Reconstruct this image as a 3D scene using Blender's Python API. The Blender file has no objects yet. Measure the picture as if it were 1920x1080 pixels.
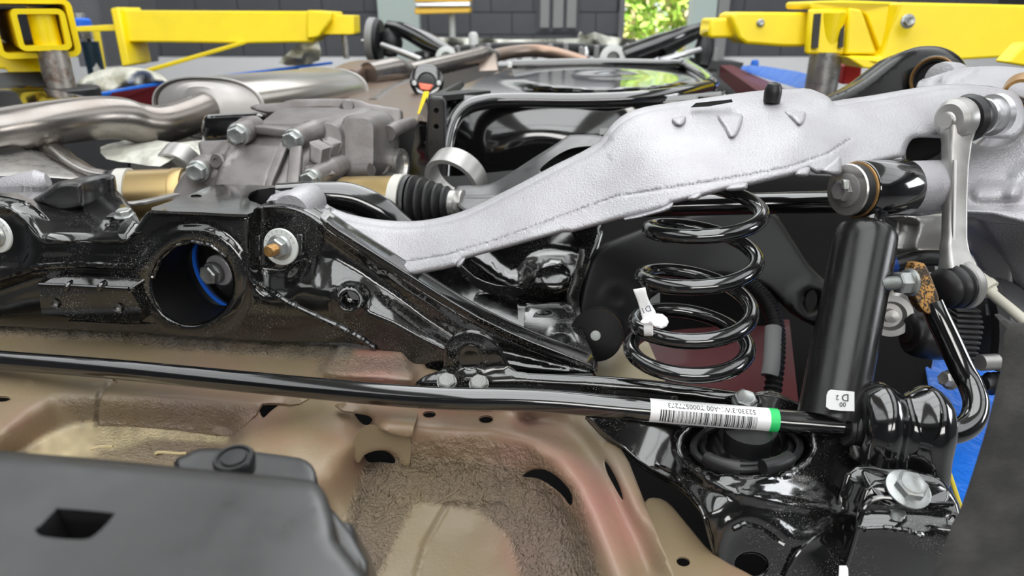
import bpy, bmesh, math, random
import numpy as np
from mathutils import Vector, Matrix
from mathutils.geometry import delaunay_2d_cdt

random.seed(7); np.random.seed(7)
SC = bpy.context.scene
COL = SC.collection

# ------------------------------------------------------------------ camera
F = 1280.0                      # focal length in pixels of the 1920x1080 frame
TH = math.radians(22.0)         # camera looks down by 22 degrees
CT, ST = math.cos(TH), math.sin(TH)
CZ = 1.5                        # eye height
cam_d = bpy.data.cameras.new('camera')
cam = bpy.data.objects.new('camera', cam_d); COL.objects.link(cam)
cam_d.sensor_width = 36.0; cam_d.lens = 24.0
cam_d.clip_start = 0.02; cam_d.clip_end = 200
cam.location = (0, 0, CZ); cam.rotation_euler = (math.radians(90) - TH, 0, 0)
cam_d.dof.use_dof = True; cam_d.dof.focus_distance = 0.66; cam_d.dof.aperture_fstop = 6.8
SC.camera = cam

# ------------------------------------------------------------------ world, light, exposure
W = bpy.data.worlds.new('sky'); SC.world = W; W.use_nodes = True
bgn = W.node_tree.nodes['Background']
bgn.inputs[0].default_value = (0.86, 0.93, 1.0, 1); bgn.inputs[1].default_value = 1.2
SC.view_settings.view_transform = 'Standard'; SC.view_settings.look = 'None'
SC.view_settings.gamma = 1.0; SC.view_settings.exposure = 0.18
SC.view_settings.use_curve_mapping = False

def area(name, loc, target, sx, sy, power, col=(1, 1, 1)):
    l = bpy.data.lights.new(name, 'AREA'); l.shape = 'RECTANGLE'; l.size = sx; l.size_y = sy
    l.energy = power; l.color = col
    o = bpy.data.objects.new(name, l); COL.objects.link(o); o.location = loc
    o.rotation_euler = (Vector(target) - Vector(loc)).to_track_quat('-Z', 'Y').to_euler()
    return o
area('bay_door_daylight', (0.4, -3.9, 2.75), (0, 0.6, 1.2), 3.8, 1.0, 70, (1.0, 0.98, 0.95))
area('side_bay_daylight', (5.6, 0.6, 2.4), (0, 0.8, 1.2), 2.6, 1.2, 60, (0.95, 0.98, 1.0))
FILL_XY = [(-3.2, 1.5), (0.0, 1.5), (3.2, 1.5)]       # unseen overhead fill strips, added for highlights on black parts: centre x, half gap
for i_, (x_, y_) in enumerate(FILL_XY):
    area('overhead_fill', (x_, y_, CZ + 2.53), (x_, y_, 0), 2.3, 9.0, 195 if i_ == 1 else 90, (0.97, 0.99, 1.0))
sun = bpy.data.lights.new('sun', 'SUN'); sun.energy = 15.0; sun.angle = 0.01; sun.color = (1, 0.95, 0.85)
so_ = bpy.data.objects.new('sun', sun); COL.objects.link(so_); so_.rotation_euler = (math.radians(28), 0, math.radians(-20))

# ------------------------------------------------------------------ pixel -> place
def P(px, py, d):
    u = (px - 960.0) / F; v = (540.0 - py) / F
    return Vector((d * u, d * (CT + v * ST), CZ + d * (-ST + v * CT)))
def PA(px, py, d):
    px = np.asarray(px, float); py = np.asarray(py, float); d = np.asarray(d, float)
    u = (px - 960.0) / F; v = (540.0 - py) / F
    return np.stack([d * u, d * (CT + v * ST), CZ + d * (-ST + v * CT)], axis=-1)
def DZ(py, z):                   # camera depth where the ray of row py meets height z (relative to the eye)
    v = (540.0 - np.asarray(py, float)) / F
    return z / (-ST + v * CT)
def DY(py, Y):
    v = (540.0 - np.asarray(py, float)) / F
    return Y / (CT + v * ST)
def pts(l): return [P(*p) for p in l]
RIGHT = Vector((1, 0, 0)); FWD = Vector((0, CT, -ST)); UP = Vector((0, ST, CT))

# ------------------------------------------------------------------ scene bookkeeping
def tag(o, label=None, cat=None, group=None, kind=None):
    if label: o['label'] = label
    if cat: o['category'] = cat
    if group: o['group'] = group
    if kind: o['kind'] = kind
    return o
def thing(name, label, cat, loc, group=None):
    o = bpy.data.objects.new(name, None); COL.objects.link(o)
    o.location = loc; o.empty_display_size = 0.02
    return tag(o, label, cat, group)
def wloc(o):
    v = Vector((0, 0, 0))
    while o is not None:
        v += o.location if o.type == 'EMPTY' else Vector((0, 0, 0)); o = o.parent
    return v
def link(name, me, mat, parent=None, label=None):
    o = bpy.data.objects.new(name, me); COL.objects.link(o)
    if mat is not None:
        for m in (mat if isinstance(mat, (list, tuple)) else [mat]): me.materials.append(m)
    if parent is not None:
        o.parent = parent; o.matrix_parent_inverse = Matrix.Translation(-wloc(parent))
    if label: o['label'] = label
    return o
def mesh(name, V, Fc, mat, parent=None, ang=35, label=None, flip=False, fix=True):
    me = bpy.data.meshes.new(name)
    me.from_pydata([tuple(v) for v in V], [], [tuple(f) for f in Fc])
    if fix:
        bm = bmesh.new(); bm.from_mesh(me)
        bmesh.ops.recalc_face_normals(bm, faces=bm.faces)
        bm.to_mesh(me); bm.free()
    me.shade_smooth()
    if ang < 180: me.set_sharp_from_angle(angle=math.radians(ang))
    me.update()
    return link(name, me, mat, parent, label)

class MB:                        # collects several shapes into one mesh
    def __init__(s): s.V = []; s.F = []
    def add(s, V, Fc):
        n = len(s.V); s.V += [Vector(v) for v in V]; s.F += [tuple(i + n for i in f) for f in Fc]
        return s
    def build(s, name, mat, parent=None, ang=35, label=None):
        return mesh(name, s.V, s.F, mat, parent, ang, label)

# ------------------------------------------------------------------ shape makers (return V, F)
def frame(ax):
    ax = Vector(ax).normalized()
    r = Vector((0, 0, 1)) if abs(ax.z) < 0.9 else Vector((1, 0, 0))
    a = ax.cross(r).normalized(); b = ax.cross(a).normalized()
    return ax, a, b
def s_lathe(p, ax, prof, seg=32, sx=1.0, a=None, ph=0.0, cap=True):
    """prof: list of (distance along axis, radius)"""
    p = Vector(p); ax, A, B = frame(ax)
    if a is not None:
        A = (Vector(a) - ax * Vector(a).dot(ax)).normalized(); B = ax.cross(A)
    V = []; Fc = []
    for t, r in prof:
        for k in range(seg):
            an = ph + 2 * math.pi * k / seg
            V.append(p + ax * t + (A * math.cos(an) * sx + B * math.sin(an)) * r)
    n = len(prof)
    for i in range(n - 1):
        for k in range(seg):
            k2 = (k + 1) % seg
            Fc.append((i * seg + k, i * seg + k2, (i + 1) * seg + k2, (i + 1) * seg + k))
    if tuple(prof[0]) == tuple(prof[-1]): cap = False
    if cap and prof[0][1] > 1e-6: Fc.append(tuple(range(seg)))
    if cap and prof[-1][1] > 1e-6: Fc.append(tuple((n - 1) * seg + k for k in range(seg)))
    return V, Fc
def catmull(P_, sub=8, closed=False):
    P_ = [Vector(p) for p in P_]; n = len(P_); out = []
    rng = range(n if closed else n - 1)
    for i in rng:
        if closed: p0, p1, p2, p3 = P_[i - 1], P_[i], P_[(i + 1) % n], P_[(i + 2) % n]
        else:
            p1, p2 = P_[i], P_[i + 1]
            p0 = P_[i - 1] if i > 0 else p1 * 2 - p2
            p3 = P_[i + 2] if i + 2 < n else p2 * 2 - p1
        for k in range(sub):
            t = k / sub
            out.append(0.5 * ((2 * p1) + (p2 - p0) * t + (2 * p0 - 5 * p1 + 4 * p2 - p3) * t * t + (3 * p1 - p0 - 3 * p2 + p3) * t ** 3))
    if not closed: out.append(P_[-1].copy())
    return out
def s_sweep(path, rad, seg=16, sub=6, prof=None, up=None, smooth=True, closed=False, caps=True):
    """rad: number or list per control point; prof: optional list of (a,b) section points (unit radius)"""
    if np.isscalar(rad): rad = [rad] * len(path)
    if smooth:
        q = catmull([Vector((*p, )) for p in path], sub, closed)
        n = len(path); rr = []
        rng = n if closed else n - 1
        for i in range(rng):
            for k in range(sub):
                t = k / sub; t = t * t * (3 - 2 * t); rr.append(rad[i] * (1 - t) + rad[(i + 1) % n] * t)
        if not closed: rr.append(rad[-1])
    else: q = [Vector(p) for p in path]; rr = list(rad)
    m = len(q); prof = prof or [(math.cos(2 * math.pi * k / seg), math.sin(2 * math.pi * k / seg)) for k in range(seg)]
    seg = len(prof); V = []; Fc = []
    A = None
    for i in range(m):
        if closed: t = (q[(i + 1) % m] - q[i - 1])
        else: t = (q[min(i + 1, m - 1)] - q[max(i - 1, 0)])
        t.normalize()
        if A is None:
            if up is not None: A = Vector(up)
            else: _, A, _ = frame(t)
        A = (A - t * A.dot(t)).normalized(); B = t.cross(A)
        for a, b in prof: V.append(q[i] + (A * a + B * b) * rr[i])
    for i in range(m if closed else m - 1):
        i2 = (i + 1) % m
        for k in range(seg):
            k2 = (k + 1) % seg
            Fc.append((i * seg + k, i * seg + k2, i2 * seg + k2, i2 * seg + k))
    if caps and not closed:
        Fc.append(tuple(range(seg))); Fc.append(tuple((m - 1) * seg + k for k in range(seg)))
    return V, Fc
def s_box(c, ax, ay, az):
    """box from centre and three half-vectors"""
    c = Vector(c); V = []
    for i in (-1, 1):
        for j in (-1, 1):
            for k in (-1, 1): V.append(c + Vector(ax) * i + Vector(ay) * j + Vector(az) * k)
    return V, [(0, 1, 3, 2), (4, 6, 7, 5), (0, 4, 5, 1), (2, 3, 7, 6), (0, 2, 6, 4), (1, 5, 7, 3)]
def s_loft(rings, closed=True, cap=True):
    n = len(rings[0]); V = [Vector(p) for r in rings for p in r]; Fc = []
    for i in range(len(rings) - 1):
        for k in range(n if closed else n - 1):
            k2 = (k + 1) % n
            Fc.append((i * n + k, i * n + k2, (i + 1) * n + k2, (i + 1) * n + k))
    if cap and closed:
        Fc.append(tuple(range(n))); Fc.append(tuple((len(rings) - 1) * n + k for k in range(n)))
    return V, Fc
def s_prism(poly, ext):
    """poly: list of world points; ext: vector"""
    n = len(poly); V = [Vector(p) for p in poly] + [Vector(p) + Vector(ext) for p in poly]
    Fc = [tuple(range(n)), tuple(range(n, 2 * n))] + [(k, (k + 1) % n, n + (k + 1) % n, n + k) for k in range(n)]
    return V, Fc
def bevel(o, w, seg=2, ang=35):
    m = o.modifiers.new('bevel', 'BEVEL'); m.width = w; m.segments = seg; m.limit_method = 'ANGLE'
    m.angle_limit = math.radians(ang); m.harden_normals = False
    return o
def sub(o, n=2):
    m = o.modifiers.new('sub', 'SUBSURF'); m.levels = n; m.render_levels = n; return o
def rrect(w, h, r, k=5):
    out = []
    for cx, cy, a0 in ((w - r, h - r, 0), (-w + r, h - r, 90), (-w + r, -h + r, 180), (w - r, -h + r, 270)):
        for i in range(k + 1):
            a = math.radians(a0 + 90 * i / k); out.append((cx + r * math.cos(a), cy + r * math.sin(a)))
    return out

# ------------------------------------------------------------------ pressed sheet: outline in the frame, depth field, thickness
def inpoly(x, y, poly):
    poly = np.asarray(poly, float); res = np.zeros(x.shape, bool)
    x1, y1 = poly[:, 0], poly[:, 1]; x2, y2 = np.roll(x1, -1), np.roll(y1, -1)
    for a, b, c, d in zip(x1, y1, x2, y2):
        if b == d: continue
        res ^= ((b > y) != (d > y)) & (x < (c - a) * (y - b) / (d - b) + a)
    return res
def pdist(x, y, poly, closed=True):
    poly = np.asarray(poly, float); n = len(poly); best = np.full(np.shape(x), 1e9)
    for i in range(n if closed else n - 1):
        a = poly[i]; b = poly[(i + 1) % n]; ab = b - a; L = (ab ** 2).sum() + 1e-12
        t = np.clip(((x - a[0]) * ab[0] + (y - a[1]) * ab[1]) / L, 0, 1)
        best = np.minimum(best, np.hypot(x - a[0] - t * ab[0], y - a[1] - t * ab[1]))
    return best
def dens(poly, step, closed=True):
    out = []; n = len(poly)
    for i in range(n if closed else n - 1):
        a = poly[i]; b = poly[(i + 1) % n]; L = math.hypot(b[0] - a[0], b[1] - a[1]); k = max(1, int(math.ceil(L / step)))
        for j in range(k): out.append((a[0] + (b[0] - a[0]) * j / k, a[1] + (b[1] - a[1]) * j / k))
    if not closed: out.append(tuple(poly[-1]))
    return out
def sm2(poly, sub_=4, closed=True):
    return [(p.x, p.y) for p in catmull([Vector((a, b, 0)) for a, b in poly], sub_, closed)]
def ell(cx, cy, rx, ry=None, n=20, rot=0.0):
    ry = rx if ry is None else ry; c, s = math.cos(rot), math.sin(rot); o = []
    for k in range(n):
        a = 2 * math.pi * k / n; x, y = rx * math.cos(a), ry * math.sin(a)
        o.append((cx + x * c - y * s, cy + x * s + y * c))
    return o
def tps(ctrl, inv=True):
    c = np.asarray(ctrl, float); X = c[:, :2] / 500.0; v = 1 / c[:, 2] if inv else c[:, 2]; n = len(c)
    def U(r2): return np.where(r2 > 1e-12, r2 * np.log(np.maximum(r2, 1e-12)), 0)
    K = U(((X[:, None] - X[None]) ** 2).sum(-1)) + np.eye(n) * 1e-5
    Pm = np.hstack([np.ones((n, 1)), X]); A = np.zeros((n + 3, n + 3))
    A[:n, :n] = K; A[:n, n:] = Pm; A[n:, :n] = Pm.T
    w = np.linalg.solve(A, np.concatenate([v, np.zeros(3)]))
    def f(x, y):
        q = np.stack([np.ravel(x), np.ravel(y)], -1) / 500.0
        r = U(((q[:, None] - X[None]) ** 2).sum(-1)) @ w[:n] + np.hstack([np.ones((len(q), 1)), q]) @ w[n:]
        r = r.reshape(np.shape(x)); return 1 / r if inv else r
    return f
def sstep(t): t = np.clip(t, 0, 1); return t * t * (3 - 2 * t)
def bdisc(cx, cy, r0, r1, h, ry=1.0):       # flat-topped disc: height h inside r0 falling to 0 at r1
    return lambda x, y: h * (1 - sstep((np.hypot(x - cx, (y - cy) / ry) - r0) / (r1 - r0)))
def bline(line, w0, w1, h):
    return lambda x, y: h * (1 - sstep((pdist(x, y, line, False) - w0) / (w1 - w0)))
def bpoly(poly, soft, h):                   # raised region, slope of width soft outside the outline
    return lambda x, y: h * np.where(inpoly(x, y, poly), 1.0, 1 - sstep(pdist(x, y, poly) / soft))
def field(base, *bumps):                    # bumps in metres towards the viewer
    def f(x, y):
        d = base(x, y)
        for b in bumps: d = d - b(x, y)
        return d
    return f
def s_plate(outline, depth, thick=0.003, holes=(), step=14, ext=(0, 1, -0.25), rnd=0, rh=0.0, hrnd=0, hh=0.0, extra=()):
    if np.isscalar(depth):
        dv = depth; depth = lambda x, y: np.full(np.shape(x), dv)
    o = dens(outline, step * 0.7)
    hs = [dens(h, step * 0.5) for h in holes]
    loops = [o] + hs
    V2 = []; E = []
    for lp in loops:
        n0 = len(V2); V2 += lp; E += [(n0 + i, n0 + (i + 1) % len(lp)) for i in range(len(lp))]
    nb = len(V2)
    xs = np.array([p[0] for p in o]); ys = np.array([p[1] for p in o])
    gx, gy = np.meshgrid(np.arange(xs.min(), xs.max(), step), np.arange(ys.min(), ys.max(), step * 0.87))
    gx = gx + (np.arange(gx.shape[0]) % 2)[:, None] * step * 0.5
    cx = [gx.ravel()]; cy = [gy.ravel()]; mg = [np.full(gx.size, step * 0.45)]
    def ring(lp, R, dirs):
        a = np.array(lp); t = np.roll(a, -1, 0) - np.roll(a, 1, 0); nrm = np.stack([-t[:, 1], t[:, 0]], -1)
        nrm /= np.linalg.norm(nrm, axis=1)[:, None] + 1e-9
        for f in (0.12, 0.35, 0.65, 1.0):
            for s in dirs:
                q = a + nrm * R * f * s; cx.append(q[:, 0]); cy.append(q[:, 1]); mg.append(np.full(len(q), R * f * 0.8))
    if rnd: ring(o, rnd, (1, -1))
    if hrnd:
        for h in hs: ring(h, hrnd, (1, -1))
    for e in extra:
        q = np.array(e, float); cx.append(q[:, 0]); cy.append(q[:, 1]); mg.append(np.full(len(q), 1.0))
    X = np.concatenate(cx); Y = np.concatenate(cy); M = np.concatenate(mg)
    keep = inpoly(X, Y, o) & (pdist(X, Y, o) > M)
    for h in hs: keep &= ~inpoly(X, Y, h) & (pdist(X, Y, h) > np.minimum(M, step * 0.3))
    V2 += list(zip(X[keep], Y[keep]))
    r = delaunay_2d_cdt([Vector(v) for v in V2], E, [], 0, 1e-4)
    W2 = np.array([(v.x, v.y) for v in r[0]]); T = np.array([f for f in r[2] if len(f) == 3])
    cen = W2[T].mean(1); ok = inpoly(cen[:, 0], cen[:, 1], o)
    for h in hs: ok &= ~inpoly(cen[:, 0], cen[:, 1], h)
    T = T[ok]
    used = np.unique(T); mp = -np.ones(len(W2), int); mp[used] = np.arange(len(used)); W2 = W2[used]; T = mp[T]
    x, y = W2[:, 0], W2[:, 1]; d = np.array(depth(x, y), float)
    if rnd:
        t = np.clip(pdist(x, y, o) / rnd, 0, 1); d = d + rh * (1 - np.sqrt(np.maximum(0, 1 - (1 - t) ** 2)))
    if hrnd:
        for h in hs:
            t = np.clip(pdist(x, y, h) / hrnd, 0, 1); d = d + hh * (1 - np.sqrt(np.maximum(0, 1 - (1 - t) ** 2)))
    Fv = PA(x, y, d); n = len(Fv); Bv = Fv + np.array(ext, float) / np.linalg.norm(ext) * thick
    from collections import Counter
    ec = Counter()
    for a, b, c in T:
        for e in ((a, b), (b, c), (c, a)): ec[e] += 1
    faces = [tuple(int(i) for i in t) for t in T] + [(int(c) + n, int(b) + n, int(a) + n) for a, b, c in T]
    for (a, b) in ec:
        if (b, a) not in ec: faces.append((int(b), int(a), int(a) + n, int(b) + n))
    return [Vector(v) for v in np.vstack([Fv, Bv])], faces, W2
def plate(name, outline, depth, mat, parent, thick=0.003, ang=40, label=None, **k):
    V, Fc, W2 = s_plate(outline, depth, thick, **k)
    o = mesh(name, V, Fc, mat, parent, ang, label)
    o['_n'] = len(W2); PX[o.name] = W2; del o['_n']
    return o
PX = {}
def paint(o, fn, name='tint'):              # fn(x,y) in the outline's own plane -> colour weights (n,3)
    W2 = PX[o.name]; c = fn(W2[:, 0], W2[:, 1]); n = len(W2)
    at = o.data.color_attributes.new(name, 'FLOAT_COLOR', 'POINT')
    full = np.ones((len(o.data.vertices), 4)); k = c.shape[1]; full[:, 3] = 0; full[:n, :k] = c; full[n:2 * n, :k] = c
    at.data.foreach_set('color', full.ravel())

# ------------------------------------------------------------------ fasteners
def s_hex(p, ax, r, h, ph=0.0, cham=0.15):
    p = Vector(p); ax, A, B = frame(ax); V = []; Fc = []
    for t, rr in ((0, r), (h * (1 - cham), r), (h, r * 0.86)):
        for k in range(6):
            a = ph + math.pi * k / 3; V.append(p + ax * t + (A * math.cos(a) + B * math.sin(a)) * rr)
    for i in range(2):
        for k in range(6): Fc.append((i * 6 + k, i * 6 + (k + 1) % 6, (i + 1) * 6 + (k + 1) % 6, (i + 1) * 6 + k))
    Fc += [tuple(range(6)), tuple(12 + k for k in range(6))]
    return V, Fc
def s_thread(p, ax, r, L, pitch=0.0015, seg=20):
    n = int(L / pitch); prof = [(0, r * 0.86)]
    for i in range(n):
        prof += [(pitch * (i + 0.25), r), (pitch * (i + 0.5), r), (pitch * (i + 0.85), r * 0.86)]
    prof += [(L, r * 0.8), (L + 0.0008, 0)]
    return s_lathe(p, ax, prof, seg)
def bolt(p, ax, r, parent, mat=None, h=None, fl=1.35, name='bolt', ph=0.2, label=None, dish=True):
    """flange bolt head: p is where the flange seats, ax points outwards"""
    h = h or r * 0.9; m = MB(); ax = Vector(ax).normalized(); p = Vector(p)
    if fl: m.add(*s_lathe(p, ax, [(0, r * fl), (r * 0.14, r * fl), (r * 0.3, r * 1.05), (r * 0.32, 0)], 28))
    m.add(*s_hex(p + ax * r * 0.22, ax, r, h, ph))
    if dish: m.add(*s_lathe(p + ax * (r * 0.22 + h), ax, [(-0.0001, r * 0.78), (r * 0.03, r * 0.76), (r * 0.03, r * 0.62), (r * 0.005, r * 0.55), (r * 0.005, 0)], 20))
    return m.build(name, mat or M['zinc'], parent, 30, label)
# ------------------------------------------------------------------ materials
M = {}
def mat(key, col, rough=0.5, metal=0.0, bump=None, vary=None, coat=0.0, speck=None, rvary=None, spec=0.5, tint=None, alpha=1.0, trans=0.0, emit=None, aniso=None):
    m = bpy.data.materials.new(key); m.use_nodes = True; nt = m.node_tree; N = nt.nodes; L = nt.links
    b = N['Principled BSDF']
    b.inputs['Base Color'].default_value = (*col, 1); b.inputs['Roughness'].default_value = rough
    b.inputs['Metallic'].default_value = metal; b.inputs['Coat Weight'].default_value = coat
    b.inputs['Coat Roughness'].default_value = 0.08; b.inputs['Specular IOR Level'].default_value = spec
    b.inputs['Alpha'].default_value = alpha; b.inputs['Transmission Weight'].default_value = trans
    if emit: b.inputs['Emission Color'].default_value = (*emit[0], 1); b.inputs['Emission Strength'].default_value = emit[1]
    tc = N.new('ShaderNodeTexCoord')
    def noise(scale, detail=3, rough_=0.55, stretch=None):
        n = N.new('ShaderNodeTexNoise'); n.inputs['Scale'].default_value = scale; n.inputs['Detail'].default_value = detail
        n.inputs['Roughness'].default_value = rough_
        if stretch:
            mp = N.new('ShaderNodeMapping'); mp.inputs['Scale'].default_value = stretch
            L.new(tc.outputs['Object'], mp.inputs['Vector']); L.new(mp.outputs[0], n.inputs['Vector'])
        else: L.new(tc.outputs['Object'], n.inputs['Vector'])
        return n
    def ramp(src, a, c0, z, c1):
        r = N.new('ShaderNodeValToRGB'); e = r.color_ramp.elements
        e[0].position = a; e[0].color = (*c0, 1); e[1].position = z; e[1].color = (*c1, 1)
        L.new(src, r.inputs[0]); return r
    def mix(fac, A, B, bt='MIX'):
        x = N.new('ShaderNodeMix'); x.data_type = 'RGBA'; x.blend_type = bt
        if hasattr(fac, 'is_linked'): L.new(fac, x.inputs[0])
        else: x.inputs[0].default_value = fac
        for s, v in ((x.inputs[6], A), (x.inputs[7], B)):
            if hasattr(v, 'is_linked'): L.new(v, s)
            else: s.default_value = (*v, 1)
        return x.outputs[2]
    cur = col
    if tint:            # colour attribute: R -> second colour, G -> third colour
        at = N.new('ShaderNodeAttribute'); at.attribute_name = 'tint'
        sp = N.new('ShaderNodeSeparateColor'); L.new(at.outputs['Color'], sp.inputs[0])
        cur = mix(sp.outputs[0], cur, tint[0]); cur = mix(sp.outputs[1], cur, tint[1])
        if len(tint) > 3: cur = mix(at.outputs['Alpha'], cur, tint[3])
    if vary:            # (scale, colour2, lo, hi)
        n = noise(vary[0], 4); r = ramp(n.outputs['Fac'], vary[2], (0, 0, 0), vary[3], (1, 1, 1))
        cur = mix(r.outputs[0], cur, vary[1])
    if speck:           # (scale, colour, lo, hi)
        n = noise(speck[0], 2, 0.6); r = ramp(n.outputs['Fac'], speck[2], (0, 0, 0), speck[3], (1, 1, 1))
        if len(speck) > 4:
            n2 = noise(speck[4], 3); r2 = ramp(n2.outputs['Fac'], 0.45, (0, 0, 0), 0.62, (1, 1, 1))
            mm = N.new('ShaderNodeMath'); mm.operation = 'MULTIPLY'; L.new(r.outputs[0], mm.inputs[0]); L.new(r2.outputs[0], mm.inputs[1])
            fac = mm.outputs[0]
        else: fac = r.outputs[0]
        cur = mix(fac, cur, speck[1])
    if hasattr(cur, 'is_linked'): L.new(cur, b.inputs['Base Color'])
    if rvary:           # (scale, lo, hi)
        n = noise(rvary[0], 4); mr = N.new('ShaderNodeMapRange'); mr.inputs[1].default_value = 0.3; mr.inputs[2].default_value = 0.7
        mr.inputs[3].default_value = rvary[1]; mr.inputs[4].default_value = rvary[2]
        L.new(n.outputs['Fac'], mr.inputs[0]); L.new(mr.outputs[0], b.inputs['Roughness'])
    if bump:            # (scale, strength, distance[, detail])
        n = noise(bump[0], bump[3] if len(bump) > 3 else 3)
        bp = N.new('ShaderNodeBump'); bp.inputs['Strength'].default_value = bump[1]; bp.inputs['Distance'].default_value = bump[2]
        L.new(n.outputs['Fac'], bp.inputs['Height']); L.new(bp.outputs[0], b.inputs['Normal'])
        if tint and len(tint) > 2:   # B channel drives relief strength
            mm = N.new('ShaderNodeMath'); mm.operation = 'MULTIPLY'; mm.inputs[1].default_value = bump[1]
            L.new(sp.outputs[2], mm.inputs[0]); L.new(mm.outputs[0], bp.inputs['Strength'])
    M[key] = m; return m

mat('black_gloss', (0.006, 0.006, 0.0058), 0.13, speck=(1000, (0.4, 0.4, 0.38), 0.63, 0.67, 16), rvary=(60, 0.08, 0.17), bump=(45, 0.05, 0.003), spec=1.0, coat=0.6)
mat('black_clean', (0.006, 0.006, 0.0065), 0.12, rvary=(30, 0.08, 0.14), spec=1.0, coat=1.0)
mat('black_satin', (0.012, 0.012, 0.013), 0.32, rvary=(40, 0.26, 0.4), spec=1.0)
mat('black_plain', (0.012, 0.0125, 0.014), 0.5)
mat('rubber', (0.011, 0.011, 0.012), 0.42, rvary=(80, 0.35, 0.5))
mat('liner', (0.0095, 0.009, 0.009), 0.9, bump=(700, 0.5, 0.002), spec=0.15)
mat('flap', (0.022, 0.021, 0.02), 0.9, vary=(35, (0.045, 0.043, 0.04), 0.45, 0.7), bump=(400, 0.3, 0.002))
mat('cast_alu', (0.45, 0.447, 0.463), 0.43, 0.4, bump=(520, 0.5, 0.0016, 2), vary=(20, (0.40, 0.385, 0.41), 0.4, 0.7))
mat('mach_alu', (0.74, 0.74, 0.75), 0.28, 0.8)
mat('diff_alu', (0.235, 0.22, 0.215), 0.45, 0.6, bump=(300, 0.2, 0.0015), vary=(25, (0.17, 0.155, 0.15), 0.4, 0.65))
mat('link_alu', (0.46, 0.455, 0.44), 0.38, 0.65, vary=(40, (0.38, 0.37, 0.36), 0.4, 0.7))
mat('zinc', (0.4, 0.42, 0.415), 0.36, 0.7, rvary=(200, 0.25, 0.42), vary=(120, (0.34, 0.34, 0.3), 0.5, 0.75))
mat('steel', (0.5, 0.49, 0.47), 0.3, 0.85, rvary=(60, 0.22, 0.4))
mat('rusty_steel', (0.42, 0.39, 0.36), 0.4, 0.7, vary=(60, (0.2, 0.13, 0.09), 0.45, 0.7))
mat('gold', (0.48, 0.34, 0.13), 0.3, 0.75, vary=(5, (0.42, 0.31, 0.16), 0.35, 0.7))
mat('brass', (0.45, 0.26, 0.1), 0.35, 0.8)
mat('clamp', (0.62, 0.61, 0.56), 0.4, 0.4)
mat('exhaust', (0.29, 0.272, 0.255), 0.27, 0.9, vary=(9, (0.25, 0.215, 0.19), 0.35, 0.75), rvary=(18, 0.22, 0.34))
mat('exhaust_far', (0.3, 0.24, 0.2), 0.36, 0.85, vary=(7, (0.34, 0.2, 0.13), 0.45, 0.75))
mat('muffler', (0.42, 0.4, 0.37), 0.25, 0.9, vary=(6, (0.36, 0.33, 0.29), 0.35, 0.75))
mat('muffler_cap', (0.62, 0.6, 0.58), 0.42, 0.5)
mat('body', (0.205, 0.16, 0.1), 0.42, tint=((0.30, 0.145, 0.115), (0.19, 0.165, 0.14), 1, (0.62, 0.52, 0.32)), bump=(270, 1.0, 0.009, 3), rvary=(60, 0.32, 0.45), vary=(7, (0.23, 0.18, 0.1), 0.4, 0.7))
mat('body_cream', (0.46, 0.37, 0.2), 0.6, bump=(260, 0.4, 0.003))
mat('sealer', (0.15, 0.115, 0.09), 0.7, bump=(240, 0.9, 0.005), vary=(40, (0.24, 0.19, 0.15), 0.45, 0.7))
mat('body_red', (0.1, 0.006, 0.01), 0.5, coat=0.1, spec=0.3)
mat('red', (0.5, 0.01, 0.02), 0.5)
mat('yellow', (0.95, 0.72, 0.0), 0.42, vary=(9, (0.88, 0.66, 0.0), 0.45, 0.7))
mat('yellow_far', (0.8, 0.48, 0.04), 0.5)
mat('yellow_line', (0.7, 0.55, 0.05), 0.6)
mat('blue_film', (0.01, 0.16, 0.72), 0.28, bump=(25, 0.5, 0.01))
mat('blue_paint', (0.01, 0.06, 0.3), 0.35)
mat('blue_cap', (0.015, 0.16, 0.85), 0.45)
mat('orange_cap', (0.75, 0.12, 0.05), 0.5)
mat('navy', (0.01, 0.03, 0.05), 0.4)
mat('sheet', (0.62, 0.62, 0.55), 0.4, bump=(14, 0.8, 0.03), trans=0.0)
mat('white', (0.8, 0.8, 0.8), 0.5)
mat('paper', (0.82, 0.82, 0.82), 0.35)
mat('ink', (0.012, 0.012, 0.014), 0.5)
mat('ink_blue', (0.02, 0.025, 0.08), 0.5)
mat('green_tape', (0.03, 0.62, 0.16), 0.4)
mat('rust_paint', (0.48, 0.24, 0.05), 0.5, speck=(500, (0.02, 0.016, 0.012), 0.46, 0.56), vary=(70, (0.05, 0.03, 0.015), 0.48, 0.6))
mat('wire_cream', (0.52, 0.5, 0.42), 0.45)
mat('plastic_white', (0.62, 0.64, 0.62), 0.35)
mat('wall_dark', (0.115, 0.119, 0.132), 0.8, bump=(60, 0.3, 0.01), vary=(3, (0.1, 0.104, 0.115), 0.4, 0.7))
mat('mortar', (0.05, 0.052, 0.058), 0.9)
mat('wall_white', (0.95, 0.95, 0.96), 0.7)
mat('post_paint', (0.56, 0.66, 0.63), 0.6)
mat('frame_grey', (0.17, 0.17, 0.18), 0.5)
mat('pillar', (0.06, 0.06, 0.066), 0.5)
mat('ceiling', (0.62, 0.62, 0.6), 0.8)
mat('floor', (0.2, 0.2, 0.2), 0.6)
mat('leaf', (0.25, 0.48, 0.06), 0.6, vary=(3, (0.45, 0.52, 0.14), 0.4, 0.7))
mat('leaf_dry', (0.5, 0.42, 0.26), 0.7)
mat('sign_gray', (0.055, 0.058, 0.064), 0.6)
mat('tape_grey', (0.3, 0.3, 0.3), 0.5)
mat('clear_cap', (0.25, 0.24, 0.24), 0.12, 0.3)
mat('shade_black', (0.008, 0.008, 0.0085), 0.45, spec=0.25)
mat('motor_black', (0.05, 0.05, 0.053), 0.5)
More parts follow.
